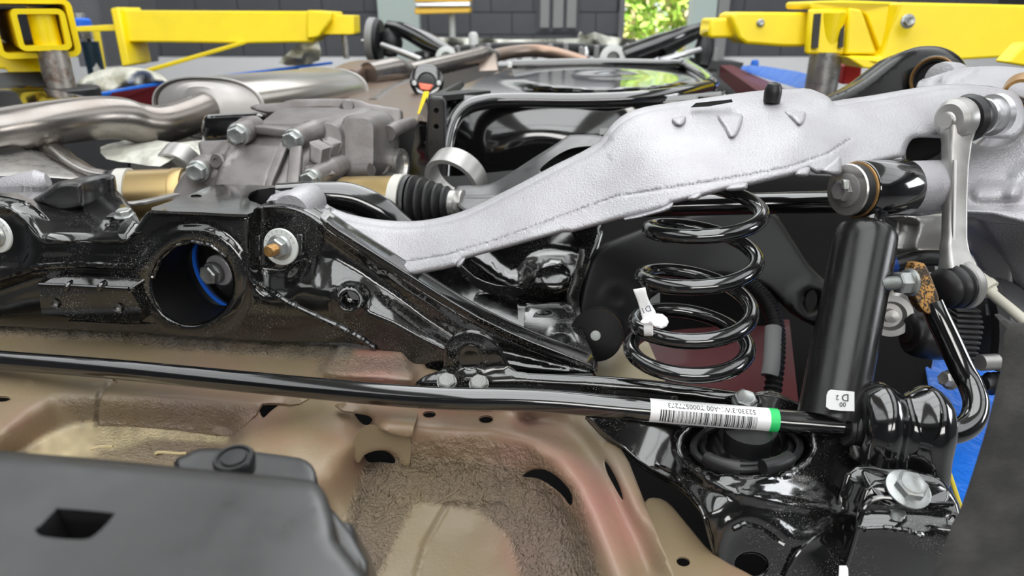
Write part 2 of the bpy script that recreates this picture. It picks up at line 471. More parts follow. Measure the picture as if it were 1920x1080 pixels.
mat('shock_black', (0.011, 0.011, 0.011), 0.24, rvary=(50, 0.2, 0.3), spec=0.5)
mat('zinc_dull', (0.22, 0.225, 0.215), 0.42, 0.6, bump=(900, 0.5, 0.001))
mat('arm_black', (0.008, 0.008, 0.0085), 0.22, rvary=(40, 0.18, 0.28), spec=0.3)
# ================================================================== the workshop
def prism(name, poly, ext, mt, parent=None, bev=0.0, label=None, seg=2):
    """poly: [(px,py,d),...] placed in the room, pushed back along ext"""
    V, Fc = s_prism(pts(poly), ext); o = mesh(name, V, Fc, mt, parent, 30, label)
    if bev: bevel(o, bev, seg)
    return o
def rect3(name, x0, x1, y0, y1, z0, z1, mt, parent=None, bev=0.0, kind=None, label=None):
    V, Fc = s_box(((x0 + x1) / 2, (y0 + y1) / 2, CZ + (z0 + z1) / 2), ((x1 - x0) / 2, 0, 0), (0, (y1 - y0) / 2, 0), (0, 0, (z1 - z0) / 2))
    o = mesh(name, V, Fc, mt, parent, 30, label)
    if bev: bevel(o, bev)
    if kind: o['kind'] = kind
    return o
WY = 7.0
def wx(px): return (px - 960) / F * WY / 1.07
DL, DR = wx(1168), wx(1296)
tag(rect3('floor', -6, 6, -5, 8.5, -1.55, -1.5, M['floor'], kind='structure'), 'grey workshop floor far below the car')
tag(rect3('ceiling', -6, 6, -5, 7.2, 2.6, 2.65, M['ceiling'], kind='structure'), 'pale workshop ceiling above the lift')
tag(rect3('wall_front', -6, 6, -5.1, -5, -1.5, 2.6, M['wall_dark'], kind='structure'), 'unseen dark grey wall added behind the viewer to block light')  # unseen wall added to cut sky light and keep black parts dark
wb = rect3('wall_back', -6, DL, WY + 0.02, WY + 0.2, -0.4, 0.4, M['mortar'], kind='structure'); tag(wb, 'dark grey painted block wall behind the car')
wr = rect3('wall_back_right', DR, 6, WY + 0.02, WY + 0.2, -0.4, 0.4, M['mortar'], kind='structure'); tag(wr, 'dark grey block wall right of the doorway')
tag(rect3('wall_back_lower', -6, DL, WY, WY + 0.2, -1.5, -0.4, M['wall_white'], kind='structure'), 'white painted band of the back wall below the grey blocks')
tag(rect3('wall_back_lower_right', DR, 6, WY, WY + 0.2, -1.5, -0.4, M['wall_white'], kind='structure'), 'white painted band of the wall right of the doorway')
tag(rect3('wall_left', -6.1, -6, -5, 7.2, -1.5, 2.6, M['wall_dark'], kind='structure'), 'dark grey side wall on the left')
tag(rect3('wall_right', 6, 6.1, -5, 7.2, -1.5, 2.6, M['wall_dark'], kind='structure'), 'dark grey side wall on the right')
tag(rect3('wall_back_upper', -6, DL, WY, WY + 0.2, 0.4, 2.6, M['wall_white'], kind='structure'), 'white painted upper part of the back wall')
tag(rect3('wall_back_upper_right', DR, 6, WY, WY + 0.2, 0.4, 2.6, M['wall_white'], kind='structure'), 'white painted upper wall right of the doorway')
# blocks of the wall: pieces with recessed joints
bm_ = {}
for row in range(4):
    z0 = -0.4 + row * 0.2; off = 0.2 if row % 2 else 0.0
    x = -4.6 + off
    while x < 4.4:
        a, b = x, x + 0.4; x += 0.4
        par = None
        if b <= DL - 0.02: par = wb
        elif a >= DR + 0.02: par = wr
        elif a < DL - 0.12: b = DL - 0.02; par = wb
        elif b > DR + 0.12 and a < DR: a = DR + 0.02; par = wr
        if par is None: continue
        L_ = round(b - a, 3)
        if L_ not in bm_:
            V, Fc = s_box((0, 0, 0), (L_ / 2 - 0.004, 0, 0), (0, 0.02, 0), (0, 0, 0.096))
            me = bpy.data.meshes.new('block'); me.from_pydata([tuple(v) for v in V], [], Fc); me.materials.append(M['wall_dark']); bm_[L_] = me
        o = bpy.data.objects.new('block', bm_[L_]); COL.objects.link(o)
        o.location = ((a + b) / 2, WY + 0.012 + random.uniform(-0.002, 0.002), CZ + z0 + 0.1); o.parent = par
# doorway with frame and the greenery outside
df = rect3('door_1', DL - 0.05, DL, WY - 0.06, WY + 0.25, -1.5, 2.6, M['frame_grey'], kind='structure'); tag(df, 'grey door jamb left of the open doorway')
tag(rect3('trim_1', DR - 0.02, DR + 0.2, WY - 0.1, WY + 0.1, -1.5, 2.6, M['post_paint'], kind='structure'), 'pale green steel post right of the doorway')
tag(rect3('trim_2', DR + 0.21, DR + 0.31, WY - 0.12, WY + 0.0, -1.5, 2.6, M['tape_grey'], kind='structure'), 'grey steel channel beside the pale green post')
tag(rect3('trim_3', wx(716), wx(790), WY - 0.16, WY + 0.0, -1.5, 2.6, M['post_paint'], kind='structure'), 'wide pale green post against the block wall')
tag(rect3('ground_outside', DL - 3, DR + 5, WY + 0.3, 16, -1.5, -1.45, M['leaf_dry'], kind='structure'), 'sunlit ground outside the doorway')
rng = np.random.default_rng(5)
def foliage(name, label, c, R, n, mt, size):
    V = []; Fc = []
    for i in range(n):
        q = rng.normal(size=3); q /= np.linalg.norm(q); p = np.array(c) + q * np.array(R) * rng.uniform(0.55, 1.0)
        a = rng.normal(size=3); a /= np.linalg.norm(a); b = np.cross(a, rng.normal(size=3)); b /= np.linalg.norm(b); s = size * rng.uniform(0.6, 1.4)
        k = len(V); V += [p - a * s, p + b * s * 0.4, p + a * s, p - b * s * 0.4]; Fc.append((k, k + 1, k + 2, k + 3))
    me = bpy.data.meshes.new(name); me.from_pydata([tuple(v) for v in V], [], Fc); o = link(name, me, mt)
    return o
for i, (x, y, z, rx, rz, lab, sz) in enumerate([
        (1.35, 10.5, 0.1, 0.75, 0.9, 'leafy green bush in the left of the open doorway', 0.09),
        (3.0, 11.2, 0.2, 0.8, 1.1, 'leafy green bush in the right of the open doorway', 0.1),
        (1.9, 12.2, 0.6, 1.6, 1.5, 'taller green tree behind the bushes outside the doorway', 0.13)]):
    t = thing('bush', lab, 'bush', (x, y, 0.05), 'bushes outside the doorway')
    for nm, n, mt in (('foliage', 1100, M['leaf']), ('dry_twigs', 260, M['leaf_dry'])):
        f = foliage(nm, '', (x, y, CZ + z), (rx, 0.5, rz), n, mt, sz); f.parent = t; f.matrix_parent_inverse = Matrix.Translation(-wloc(t)); f['kind'] = 'stuff'
    mesh('trunk', *s_sweep([(x, y, 0.05), (x + 0.1, y, 0.8), (x, y, CZ + z)], [0.07, 0.05, 0.02], 8), M['leaf_dry'], t)
# three upright grey plates fixed to the wall
t = thing('wall_vent', 'grey louvre of three upright plates on the block wall', 'vent', (wx(1045), WY - 0.05, CZ + 0.0))
for a, b in ((1012, 1029), (1036, 1055), (1061, 1079)): rect3('plate', wx(a), wx(b), WY - 0.06, WY - 0.03, -0.14, 0.38, M['tape_grey'], t, 0.004)
rect3('backing', wx(1006), wx(1084), WY - 0.03, WY - 0.012, -0.17, 0.39, M['wall_dark'], t)
# far lift arm, hung in front of the wall
t = thing('far_lift_arm', 'small amber lift arm with chrome strips far back near the block wall', 'lift arm', P(830, 10, 5.5))
prism('arm', [(776, -30, 5.5), (882, -30, 5.5), (882, 3, 5.5), (776, 3, 5.5)], (0, 0.3, 0), M['yellow_far'], t, 0.01)
prism('chrome_strip', [(778, 4, 5.48), (882, 3, 5.48), (882, 12, 5.48), (778, 13, 5.48)], (0, 0.3, 0), M['mach_alu'], t, 0.01)
prism('lower_arm', [(777, 14, 5.5), (881, 13, 5.5), (881, 24, 5.5), (777, 27, 5.5)], (0, 0.3, 0), M['yellow_far'], t, 0.01)
mesh('post', *s_lathe(P(847, 24, 5.6), (0, 0, -1), [(0, 0.026), (0.2, 0.026), (0.205, 0.0)], 16), M['plastic_white'], t)
# white panels and bars dressing the added overhead fill lights
for i, (x, y) in enumerate(FILL_XY):
    t = tag(rect3('window_%d' % (i + 1), x - 1.2, x + 1.2, y - 4.6, y + 4.6, 2.56, 2.6, M['white'], kind='structure'), ['left', 'middle', 'right'][i] + ' added white panel above an overhead fill light')
    for k in range(7): rect3('panel_bar', x - 1.2, x + 1.2, y - 4.6 + k * 1.53 - .02, y - 4.6 + k * 1.53 + .02, 2.515, 2.56, M['frame_grey'], t)
# ================================================================== yellow lift arms
# near left arm: two nested square tubes seen end-on, with its post and rubber pad
def tube_sq(name, c, hw, hh, wall, r, axis, L, mt, parent):
    ax = Vector(axis).normalized(); A = Vector((1, 0, 0)); A = (A - ax * A.dot(ax)).normalized(); B = A.cross(ax); B = -B if B.z < 0 else B
    o_ = rrect(hw, hh, r); i_ = rrect(hw - wall, hh - wall, max(r - wall, 0.004))
    c = Vector(c); w = lambda q, t: [c + A * a + B * b + ax * t for a, b in q]
    rings = [w(o_, 0), w(o_, L), w(i_, L), w(i_, 0)]; n = len(o_)
    V, Fc = s_loft(rings, cap=False); Fc += [(3 * n + k, 3 * n + (k + 1) % n, (k + 1) % n, k) for k in range(n)]
    return mesh(name, V, Fc, mt, parent, 40)
t = thing('lift_arm', 'yellow square-tube lift arm at far left with chrome post and black rubber pad', 'lift arm', P(110, 185, 1.5))
dL = 1.5
tube_sq('outer_tube', P(66, 53, dL), 0.079, 0.062, 0.012, 0.02, (-0.78, 1, 0.0), 0.9, M['yellow'], t)
tube_sq('inner_tube', P(79, 56, dL - 0.01), 0.050, 0.043, 0.011, 0.014, (-0.78, 1, 0.0), 0.5, M['yellow'], t)
pz = P(84, 57, dL + 0.02)
mesh('pivot_sleeve', *s_lathe(pz + Vector((0, 0, -0.043)), (0, 0, 1), [(0, 0.027), (0.086, 0.027)], 28), M['yellow'], t)
mesh('post', *s_lathe(Vector((pz.x + 0.006, pz.y, pz.z - 0.125)), (0, 0, 1), [(0, 0.031), (0.085, 0.031)], 28), M['rusty_steel'], t)
mesh('rubber_pad', *s_lathe(Vector((pz.x + 0.006, pz.y, pz.z - 0.152)), (0, 0, 1), [(0, 0.078), (0.026, 0.078), (0.03, 0.074), (0.03, 0)], 40), M['black_plain'], t)
prism('gusset', [(0, 82, 1.62), (28, 95, 1.62), (70, 130, 1.62), (78, 165, 1.62), (40, 165, 1.62), (8, 130, 1.62), (-30, 130, 1.62), (-40, 82, 1.62)], (0, 0.05, 0), M['yellow'], t, 0.006)
# far left arm
t = thing('lift_arm', 'long yellow lift arm behind the muffler with a thin diagonal brace', 'lift arm', P(430, 75, 2.7))
D = 2.7
prism('beam', [(228, 19, D), (580, 21, D), (600, 22, D), (600, 60, D), (585, 80, D), (560, 80, D), (460, 82, D), (236, 79, D)], (0, 0.16, 0), M['yellow'], t, 0.008)
prism('sleeve_end', [(574, 19, D - 0.02), (622, 22, D - 0.02), (620, 38, D - 0.02), (597, 70, D - 0.02), (574, 74, D - 0.02)], (0, 0.2, 0), M['yellow'], t, 0.008)
prism('extension', [(600, 27, D + 0.02), (663, 29, D + 0.02), (664, 62, D + 0.02), (662, 65, D + 0.02), (600, 65, D + 0.02)], (0, 0.12, 0), M['yellow'], t, 0.006)
prism('end_plate', [(206, 16, D - 0.03), (221, 13, D - 0.03), (243, 122, D - 0.03), (228, 126, D - 0.03)], (0, 0.18, 0), M['yellow'], t, 0.006)
prism('tie_flange', [(134, 50, D), (214, 46, D), (218, 58, D), (134, 60, D)], (0, 0.12, 0), M['yellow'], t, 0.004)
mesh('brace', *s_sweep(pts([(275, 133, 2.6), (460, 79, 2.7)]), 0.012, prof=rrect(1, 0.6, 0.2, 2), smooth=False), M['yellow'], t)
mesh('post', *s_lathe(P(646, 66, D + 0.06), (0, 0, -1), [(0, 0.012), (0.09, 0.012)], 16), M['steel'], t)
# lift column with pulley head at the left
t = thing('lift_column', 'dark blue-grey lift column with blue-capped spindle at far left', 'lift column', P(170, 150, 3.4))
prism('column_face', [(118, -40, 3.6), (183, -40, 3.6), (206, 125, 3.6), (150, 125, 3.6)], (0, 0.3, 0), M['wall_dark'], t)
prism('column_edge', [(183, -40, 3.58), (236, -40, 3.58), (246, 122, 3.58), (206, 125, 3.58)], (0, 0.3, 0), M['pillar'], t)
s0 = P(152, 50, 2.9)
mesh('blue_cap', *s_lathe(s0 + Vector((0, 0, -0.0)), (0, 0, 1), [(0, 0.042), (0.026, 0.042), (0.034, 0.034), (0.034, 0)], 24), M['blue_cap'], t)
mesh('top_nut', *s_hex(s0 + Vector((0, 0, 0.034)), (0, 0, 1), 0.022, 0.02), M['zinc'], t)
mesh('spindle', *s_thread(s0 + Vector((0.003, 0, -0.02)), (0, 0, -1), 0.034, 0.03, 0.006), M['steel'], t)
mesh('cylinder', *s_lathe(s0 + Vector((0.012, 0.02, -0.06)), (0, 0, -1), [(0, 0.034), (0.2, 0.034)], 24), M['navy'], t)
prism('guide', [(160, 62, 2.95), (168, 60, 2.95), (185, 135, 2.95), (176, 137, 2.95)], (0, 0.02, 0), M['steel'], t)
prism('yellow_guide', [(170, 58, 2.98), (175, 58, 2.98), (187, 130, 2.98), (181, 133, 2.98)], (0, 0.05, 0), M['yellow'], t)
# right arm: big swing arm with sleeve, post and outer extension
t = thing('lift_arm', 'large yellow swing arm at upper right with hex bolt heads and steel post', 'lift arm', P(1552, 160, 1.6))
D = 1.62
prism('extension', [(1333, 34, D + .1), (1400, 33, D + .1), (1400, 71, D + .1), (1331, 72, D + .1), (1329, 66, D + .1)], (0, 0.1, 0), M['yellow'], t, 0.008)
prism('mid_tube', [(1370, 28, D + .06), (1384, 22, D + .06), (1540, 23, D + .04), (1545, 88, D + .04), (1470, 88, D + .05), (1400, 83, D + .06), (1385, 72, D + .06)], (0, 0.12, 0), M['yellow'], t, 0.008)
prism('collar_plate', [(1518, 8, D), (1522, 2, D), (1580, 0, D - .02), (1688, 4, D - .06), (1700, 110, D - .07), (1655, 112, D - .05), (1625, 30, D - .03), (1615, 20, D - .02), (1520, 17, D)], (0, 0.16, 0), M['yellow'], t, 0.01)
o_ = [(1517, 18, D - .01), (1600, 15, D - .03), (1622, 30, D - .03), (1648, 95, D - .03), (1650, 105, D - .03), (1580, 103, D - .01), (1520, 101, D), (1513, 92, D), (1515, 40, D)]
tb = prism('sleeve_frame', [(1519, 17, D - .01), (1601, 14, D - .02), (1590, 102, D - .02), (1512, 102, D)], (0, 0.02, 0), M['yellow'], t, 0.006)
prism('sleeve_cheek', [(1592, 14, D - .03), (1616, 18, D - .05), (1646, 102, D - .05), (1585, 102, D - .03)], (0, 0.1, 0), M['yellow'], t, 0.005)
prism('slot', [(1527, 26, D - .014), (1540, 25, D - .014), (1534, 90, D - .014), (1523, 90, D - .014)], (0, 0.008, 0), M['black_plain'], t)
prism('slot', [(1578, 24, D - .026), (1585, 24, D - .026), (1581, 88, D - .026), (1573, 90, D - .026)], (0, 0.008, 0), M['black_plain'], t)
q = P(1560, 60, D - 0.0)
mesh('pivot_sleeve', *s_lathe(Vector((q.x, q.y, q.z - .05)), (0, 0, 1), [(0, 0.0265), (0.092, 0.0265)], 28), M['yellow'], t)
mesh('post', *s_lathe(Vector((q.x - .005, q.y, q.z - .145)), (0, 0, 1), [(0, 0.037), (0.1, 0.037)], 32), M['steel'], t)
mesh('rubber_pad', *s_lathe(Vector((q.x - .005, q.y, q.z - .165)), (0, 0, 1), [(0, 0.045), (0.02, 0.045), (0.022, 0.04), (0.022, 0)], 32), M['black_plain'], t)
prism('main_beam', [(1690, 4, D - .1), (1960, 10, D - .16), (1960, 104, D - .16), (1812, 112, D - .12), (1650, 118, D - .08), (1590, 108, D - .04), (1600, 104, D - .04), (1652, 106, D - .06), (1668, 60, D - .07)], (0, 0.2, 0), M['yellow'], t, 0.008)
prism('lower_lip', [(1585, 105, D - .05), (1650, 112, D - .07), (1655, 130, D - .07), (1620, 128, D - .06)], (0, 0.1, 0), M['yellow'], t, 0.004)
for px, py, r in ((1702, 40, .0115), (1426, 43, .007)): bolt(P(px, py, D - .11 if px > 1600 else D + .05), (-.1, -1, .1), r, t, M['zinc'])
prism('corner_bracket', [(1890, 118, 1.2), (1925, 80, 1.2), (1960, 80, 1.2), (1960, 130, 1.2)], (0, 0.04, 0), M['yellow'], t, 0.004)
# red block under the right arm
o = prism('red_block', [(1583, 122, 1.75), (1617, 122, 1.75), (1614, 158, 1.75), (1580, 158, 1.75)], (0.0, 0.1, 0), M['red'], None, 0.004)
tag(o, 'small bright red block beside the steel post of the right lift arm', 'block')
# ================================================================== car body: pressed floor, seen from its underside
body = thing('car_body', 'tan and rose painted pressed car floor with sealed seams under the black bar', 'car body', P(600, 900, 0.52))
def zc(l):
    out = []
    for line, z in l:
        for (x, y) in dens(line, 26, False): out.append((x, y, z))
    return out
CTRL = zc([
    ([(-60, 640), (300, 650), (600, 668)], -.312), ([(-60, 690), (300, 700), (580, 712)], -.314),
    ([(-60, 612), (300, 628), (640, 645)], -.309), ([(-400, 600), (-200, 606)], -.309), ([(-400, 700), (-200, 700)], -.314), ([(-400, 780), (-200, 790)], -.315), ([(-400, 900), (-300, 1100), (-400, 1180)], -.32), ([(-100, 1180), (300, 1180), (640, 1180)], -.345), ([(1140, 1180), (1190, 1180)], -.318), ([(1270, 1150), (1300, 1180)], -.312),
    ([(-60, 735), (60, 730), (200, 722), (350, 726), (500, 740), (560, 742)], -.314),
    ([(-60, 800), (-10, 795), (40, 768), (90, 744), (150, 738), (260, 744), (400, 752), (480, 760)], -.315),
    ([(-20, 825), (10, 816), (60, 778), (105, 754), (160, 752), (260, 756), (400, 765), (478, 774)], -.319),
    ([(30, 846), (60, 832), (110, 806), (160, 792), (220, 793), (300, 799), (400, 810), (432, 818)], -.341),
    ([(20, 880), (120, 838), (250, 830), (400, 842)], -.345), ([(20, 1000), (250, 960), (420, 900)], -.345),
    ([(535, 760), (520, 775), (470, 815), (446, 836), (430, 850)], -.318), ([(590, 755), (560, 785), (500, 830), (470, 880)], -.313),
    ([(660, 770), (640, 800), (600, 840), (575, 870)], -.314), ([(690, 800), (672, 830), (640, 865), (625, 890)], -.321),
    ([(690, 860), (678, 885), (665, 920), (655, 960)], -.345), ([(690, 920), (680, 990), (690, 1060)], -.352),
    ([(600, 740), (700, 758), (800, 770), (900, 776), (960, 776), (1040, 770), (1090, 776)], -.311),
    ([(720, 795), (800, 800), (900, 800), (960, 806), (1010, 822), (1060, 856), (1100, 905), (1130, 960), (1160, 1030), (1180, 1080)], -.309),
    ([(700, 815), (760, 818), (830, 824), (920, 826), (980, 842), (1030, 872), (1065, 915), (1090, 970), (1115, 1040), (1130, 1090)], -.315),
    ([(740, 862), (830, 866), (900, 872), (960, 886)], -.333), ([(1000, 900), (1040, 930), (1062, 980), (1080, 1040), (1090, 1090)], -.335),
    ([(720, 900), (800, 905), (880, 915), (950, 930), (1000, 960), (1030, 1010), (1045, 1080)], -.345),
    ([(740, 960), (820, 955), (900, 955), (960, 985), (990, 1040), (1000, 1090)], -.352),
    ([(760, 1080), (820, 1010), (880, 1000), (930, 1040), (940, 1100)], -.358), ([(700, 1110), (850, 1110)], -.358),
    ([(985, 782), (1040, 796), (1090, 832), (1130, 885), (1160, 945), (1185, 1000), (1215, 1070)], -.320),
    ([(1070, 772), (1110, 800), (1140, 838), (1165, 890), (1190, 945), (1215, 990), (1240, 1060)], -.311),
    ([(1140, 800), (1180, 860), (1215, 950)], -.316), ([(-60, 1100), (300, 1100)], -.345), ([(620, 1000), (640, 1080)], -.352),
])
FZ = -.045                     # whole floor sits this much lower than the rail datum
fz0 = tps(CTRL, inv=False)
def fz(x, y): return -.312 + (fz0(x, y) + .312) * 1.4 + FZ
rs = np.random.default_rng(3)
def vnoise(x, y, s, seed=0):
    r = np.random.default_rng(seed); T = r.uniform(-1, 1, (64, 64)); X = x / s; Y = y / s
    i = np.floor(X).astype(int); j = np.floor(Y).astype(int); a = X - i; b = Y - j; a = a * a * (3 - 2 * a); b = b * b * (3 - 2 * b)
    g = lambda p, q: T[p % 64, q % 64]
    return (g(i, j) * (1 - a) + g(i + 1, j) * a) * (1 - b) + (g(i, j + 1) * (1 - a) + g(i + 1, j + 1) * a) * b
SEAL = [
    ([(700, 872), (760, 862), (860, 868), (950, 880), (1000, 895), (1050, 940), (1090, 1000), (1120, 1090), (990, 1100), (960, 1000), (900, 950), (800, 935), (770, 940), (690, 1100), (620, 1100), (660, 960), (690, 880)], 1.0),
    ([(120, 752), (250, 755), (480, 772), (440, 822), (300, 800), (170, 790)], 0.45),
    ([(200, 790), (300, 800), (445, 815), (430, 850), (300, 860), (180, 850)], 0.55),
    ([(610, 672), (760, 676), (765, 690), (600, 694)], 0.8), ([(-60, 606), (300, 622), (660, 640), (652, 668), (480, 658), (320, 645), (200, 630), (-60, 618)], 0.9),
    ([(760, 835), (880, 825), (1000, 850), (1080, 930), (1110, 1050), (1080, 1080), (1040, 960), (960, 890), (800, 872)], 0.5),
]
def sealw(x, y):
    w = np.zeros(np.shape(x))
    for p, k in SEAL: w = np.maximum(w, bpoly(p, 16, k)(x, y))
    return w
def fdepth(x, y):
    z = fz(x, y)
    # raised rose boss behind the bar, sealed lap lines, sealer lumps
    z = z + bpoly([(642, 656), (752, 659), (768, 700), (770, 712), (612, 700)], 14, .011)(x, y)
    z = z + bpoly([(600, 690), (780, 700), (775, 725), (590, 715)], 10, .004)(x, y)
    z = z + np.where(x > 300, 1, .4) * bline([(-60, 618), (200, 622), (320, 632), (480, 642), (640, 652)], 4, 12, .004)(x, y)
    z = z - bline([(214, 714), (200, 728), (187, 742), (183, 770), (182, 800)], 1.5, 4, .004)(x, y)
    z = z - bline([(690, 915), (680, 950), (668, 985), (662, 1000)], 2, 5, .003)(x, y)
    z = z - bline([(842, 935), (830, 960), (800, 1010), (785, 1060), (775, 1100)], 1.5, 4, .003)(x, y)
    z = z + bpoly([(842, 945), (980, 950), (1000, 1040), (990, 1100), (780, 1100), (800, 1020)], 8, -.002)(x, y)
    z = z + bdisc(60, 716, 6, 14, .0015, .4)(x, y) + bdisc(185, 712, 6, 14, .0015, .4)(x, y) + bdisc(560, 748, 6, 14, .0012, .4)(x, y)
    w = sealw(x, y)
    z = z + w * (.0018 * vnoise(x, y, 15, 1) + .0018 * vnoise(x, y * .8, 7.5, 2))
    return DZ(y, z)
FH = [ell(805, 777, 12, 6, 14), ell(911, 786, 13, 7, 14), ell(1, 748, 18, 5, 14),
      sm2([(486, 766), (492, 757), (512, 757), (522, 758), (505, 773), (493, 783)], 3),
      sm2([(664, 772), (690, 775), (699, 785), (690, 797), (676, 792)], 3),
      sm2([(980, 893), (996, 879), (1022, 878), (1050, 895), (1072, 924), (1070, 948), (1050, 924), (1012, 898)], 3),
      sm2([(1134, 862), (1148, 880), (1163, 912), (1168, 938), (1150, 908), (1138, 884)], 3),
      sm2([(684, 846), (716, 842), (736, 852), (740, 868), (715, 866), (690, 866)], 3)]
fo = [(-400, 592), (-60, 606), (300, 622), (650, 642), (780, 655), (800, 690), (1090, 760), (1140, 800), (1180, 868), (1212, 950), (1240, 1020), (1310, 1180), (-400, 1180)]
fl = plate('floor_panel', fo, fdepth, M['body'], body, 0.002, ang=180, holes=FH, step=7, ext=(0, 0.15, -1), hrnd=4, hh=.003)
def g2(x, y, cx, cy, r, k=1.0): return k * np.exp(-((x - cx) ** 2 + (y - cy) ** 2) / (2 * r * r))
def ftint(x, y):
    pk = sum(g2(x, y, *q) for q in [(645, 850, 38, 1.), (690, 680, 50, 1.1), (600, 870, 40, .9), (880, 808, 45, .9), (960, 815, 40, .8), (1020, 840, 40, 1.), (1080, 890, 45, 1.), (1130, 960, 45, .9), (1170, 1030, 40, .8), (820, 795, 45, .8), (985, 1040, 40, .7), (760, 790, 45, .7), (540, 850, 30, .7), (40, 800, 40, .5), (400, 752, 60, .45), (500, 800, 40, .4)])
    dk = sum(g2(x, y, *q) for q in [(1100, 810, 30, .7), (1150, 880, 25, .6), (760, 690, 25, .5), (180, 765, 40, .6), (1060, 1040, 40, .6), (1010, 780, 40, .5), (1120, 850, 22, .5), (330, 775, 50, .5), (430, 785, 40, .5)])
    w = sealw(x, y); pk = np.clip(pk, 0, 1) * (1 - .5 * w) + .12 * w
    dk = np.clip(np.maximum(dk, .45 * w + bpoly(SEAL[4][0], 6, .9)(x, y)), 0, 1)
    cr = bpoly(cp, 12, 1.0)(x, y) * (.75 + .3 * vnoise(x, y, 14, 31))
    return np.stack([np.clip(pk, 0, 1), dk, np.clip(.06 + w, 0, 1), np.clip(cr, 0, 1)], -1)
# cream tone of the lit trough floor, light painted into the tint
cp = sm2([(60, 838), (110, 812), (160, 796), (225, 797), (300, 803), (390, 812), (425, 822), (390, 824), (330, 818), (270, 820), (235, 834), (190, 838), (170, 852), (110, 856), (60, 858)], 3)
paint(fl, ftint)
for k, l in enumerate([[(170, 842), (190, 837), (212, 838)], [(290, 852), (300, 848), (330, 850), (350, 850)]]):
    mesh('seam_bead', *s_sweep([P(x, y, float(DZ(y, fz(np.array(float(x)), np.array(float(y)))) - .002)) for x, y in l], .0016, 8), M['body_cream'], body)
# dark sheet added under the floor as shade in its holes and gaps
plate('hole_shade', [(-400, 620), (640, 660), (780, 720), (1100, 770), (1700, 770), (1900, 1000), (1900, 1180), (-400, 1180)], lambda x, y: DZ(y, -.47 + 0 * x), M['liner'], body, 0.002, step=60, ext=(0, 0, -1))
# overlapping sheet with its cut edge along the seam
ls = [(216, 704), (206, 722), (192, 737), (186, 750), (183, 772), (182, 796), (240, 797), (330, 804), (432, 818), (462, 794), (480, 778), (486, 766), (492, 757), (505, 756), (524, 757), (545, 760), (562, 757), (578, 748), (588, 738), (450, 722), (320, 712)]
lsp = plate('lap_sheet', ls, lambda x, y: fdepth(x, y) - .0035, M['body'], body, .0022, ang=60, step=8, ext=(0, .15, -1), rnd=4, rh=.0012)
paint(lsp, lambda x, y: ftint(x, y) * np.array([1., 1., 1., 0.]) + np.array([.1, 0, 0, 0]))
# lap plate with curled ear over the rail end
lap = sm2([(633, 757), (700, 752), (778, 762), (776, 800), (768, 816), (740, 812), (715, 803), (699, 796), (699, 786), (692, 778), (676, 774), (645, 770), (635, 764)], 3)
lp = plate('lap_plate', lap, lambda x, y: DZ(y, fz(x, y) + .007), M['body'], body, 0.0018, ang=60, step=9, ext=(0, .15, -1))
paint(lp, lambda x, y: np.stack([.35 + .4 * g2(x, y, 730, 800, 30), 0 * x, .05 + 0 * x], -1))
ear = sm2([(699, 796), (716, 804), (742, 813), (768, 818), (768, 868), (752, 868), (745, 852), (725, 842), (700, 844), (682, 852), (672, 866), (662, 858), (660, 838), (668, 816), (682, 800)], 3)
er = plate('curled_ear', ear, lambda x, y: DZ(y, -.313 + FZ - (y - 796) * .00055) - .018, M['body'], body, 0.0018, ang=60, step=9, ext=(0, .4, -1))
paint(er, lambda x, y: np.stack([.15 + 0 * x, 0 * x, .05 + 0 * x], -1))
# outer flange plate at lower right with its hole
fr = sm2([(1205, 962), (1216, 1000), (1218, 1040), (1236, 1076), (1260, 1120), (1480, 1130), (1420, 1085), (1340, 1040), (1290, 985), (1250, 940), (1215, 935)], 3)
ff = plate('outer_flange', fr, lambda x, y: DZ(y, -.40 + (y - 940) * .00006), M['body'], body, 0.002, ang=60, holes=[ell(1281, 1053, 13, 9, 16, .2)], step=14, ext=(0, .2, -1), rnd=5, rh=.002)
paint(ff, lambda x, y: np.stack([.2 + .6 * np.clip((x - 1250) / 150, 0, 1), 0 * x, .04 + 0 * x], -1))
mesh('flange_lip', *s_sweep([P(x, y, float(DZ(y, -.397))) for x, y in [(1206, 948), (1214, 985), (1217, 1030), (1234, 1070), (1262, 1115)]], .0022, 8), M['body'], body)
# dark red wing and sill seen through the spring
plate('inner_wing', [(1090, 640), (1230, 600), (1480, 600), (1500, 780), (1150, 760), (1110, 700)], tps([(1090, 640, .95), (1300, 640, .93), (1480, 640, .93), (1480, 780, .8), (1150, 760, .82)]), M['body_red'], body, 0.003, step=40, label='dark red inner wing')
plate('wing_edge', [(1085, 660), (1215, 640), (1250, 720), (1235, 735), (1130, 720)], tps([(1085, 660, .9), (1215, 640, .9), (1250, 720, .84), (1130, 720, .84)]), M['body'], body, 0.003, step=30)
# painted sills along both sides of the car, far
sillL = prism('sill', [(170, 180, 2.0), (300, 160, 2.2), (560, 125, 3.0), (560, 133, 3.0), (300, 190, 2.2), (170, 200, 2.0)], (0, .02, -.05), M['body_red'], body)
sillR = prism('sill', [(1350, 122, 3.0), (1372, 122, 3.0), (1560, 205, 1.5), (1470, 205, 1.5)], (0, 0, -.05), M['body_red'], body)
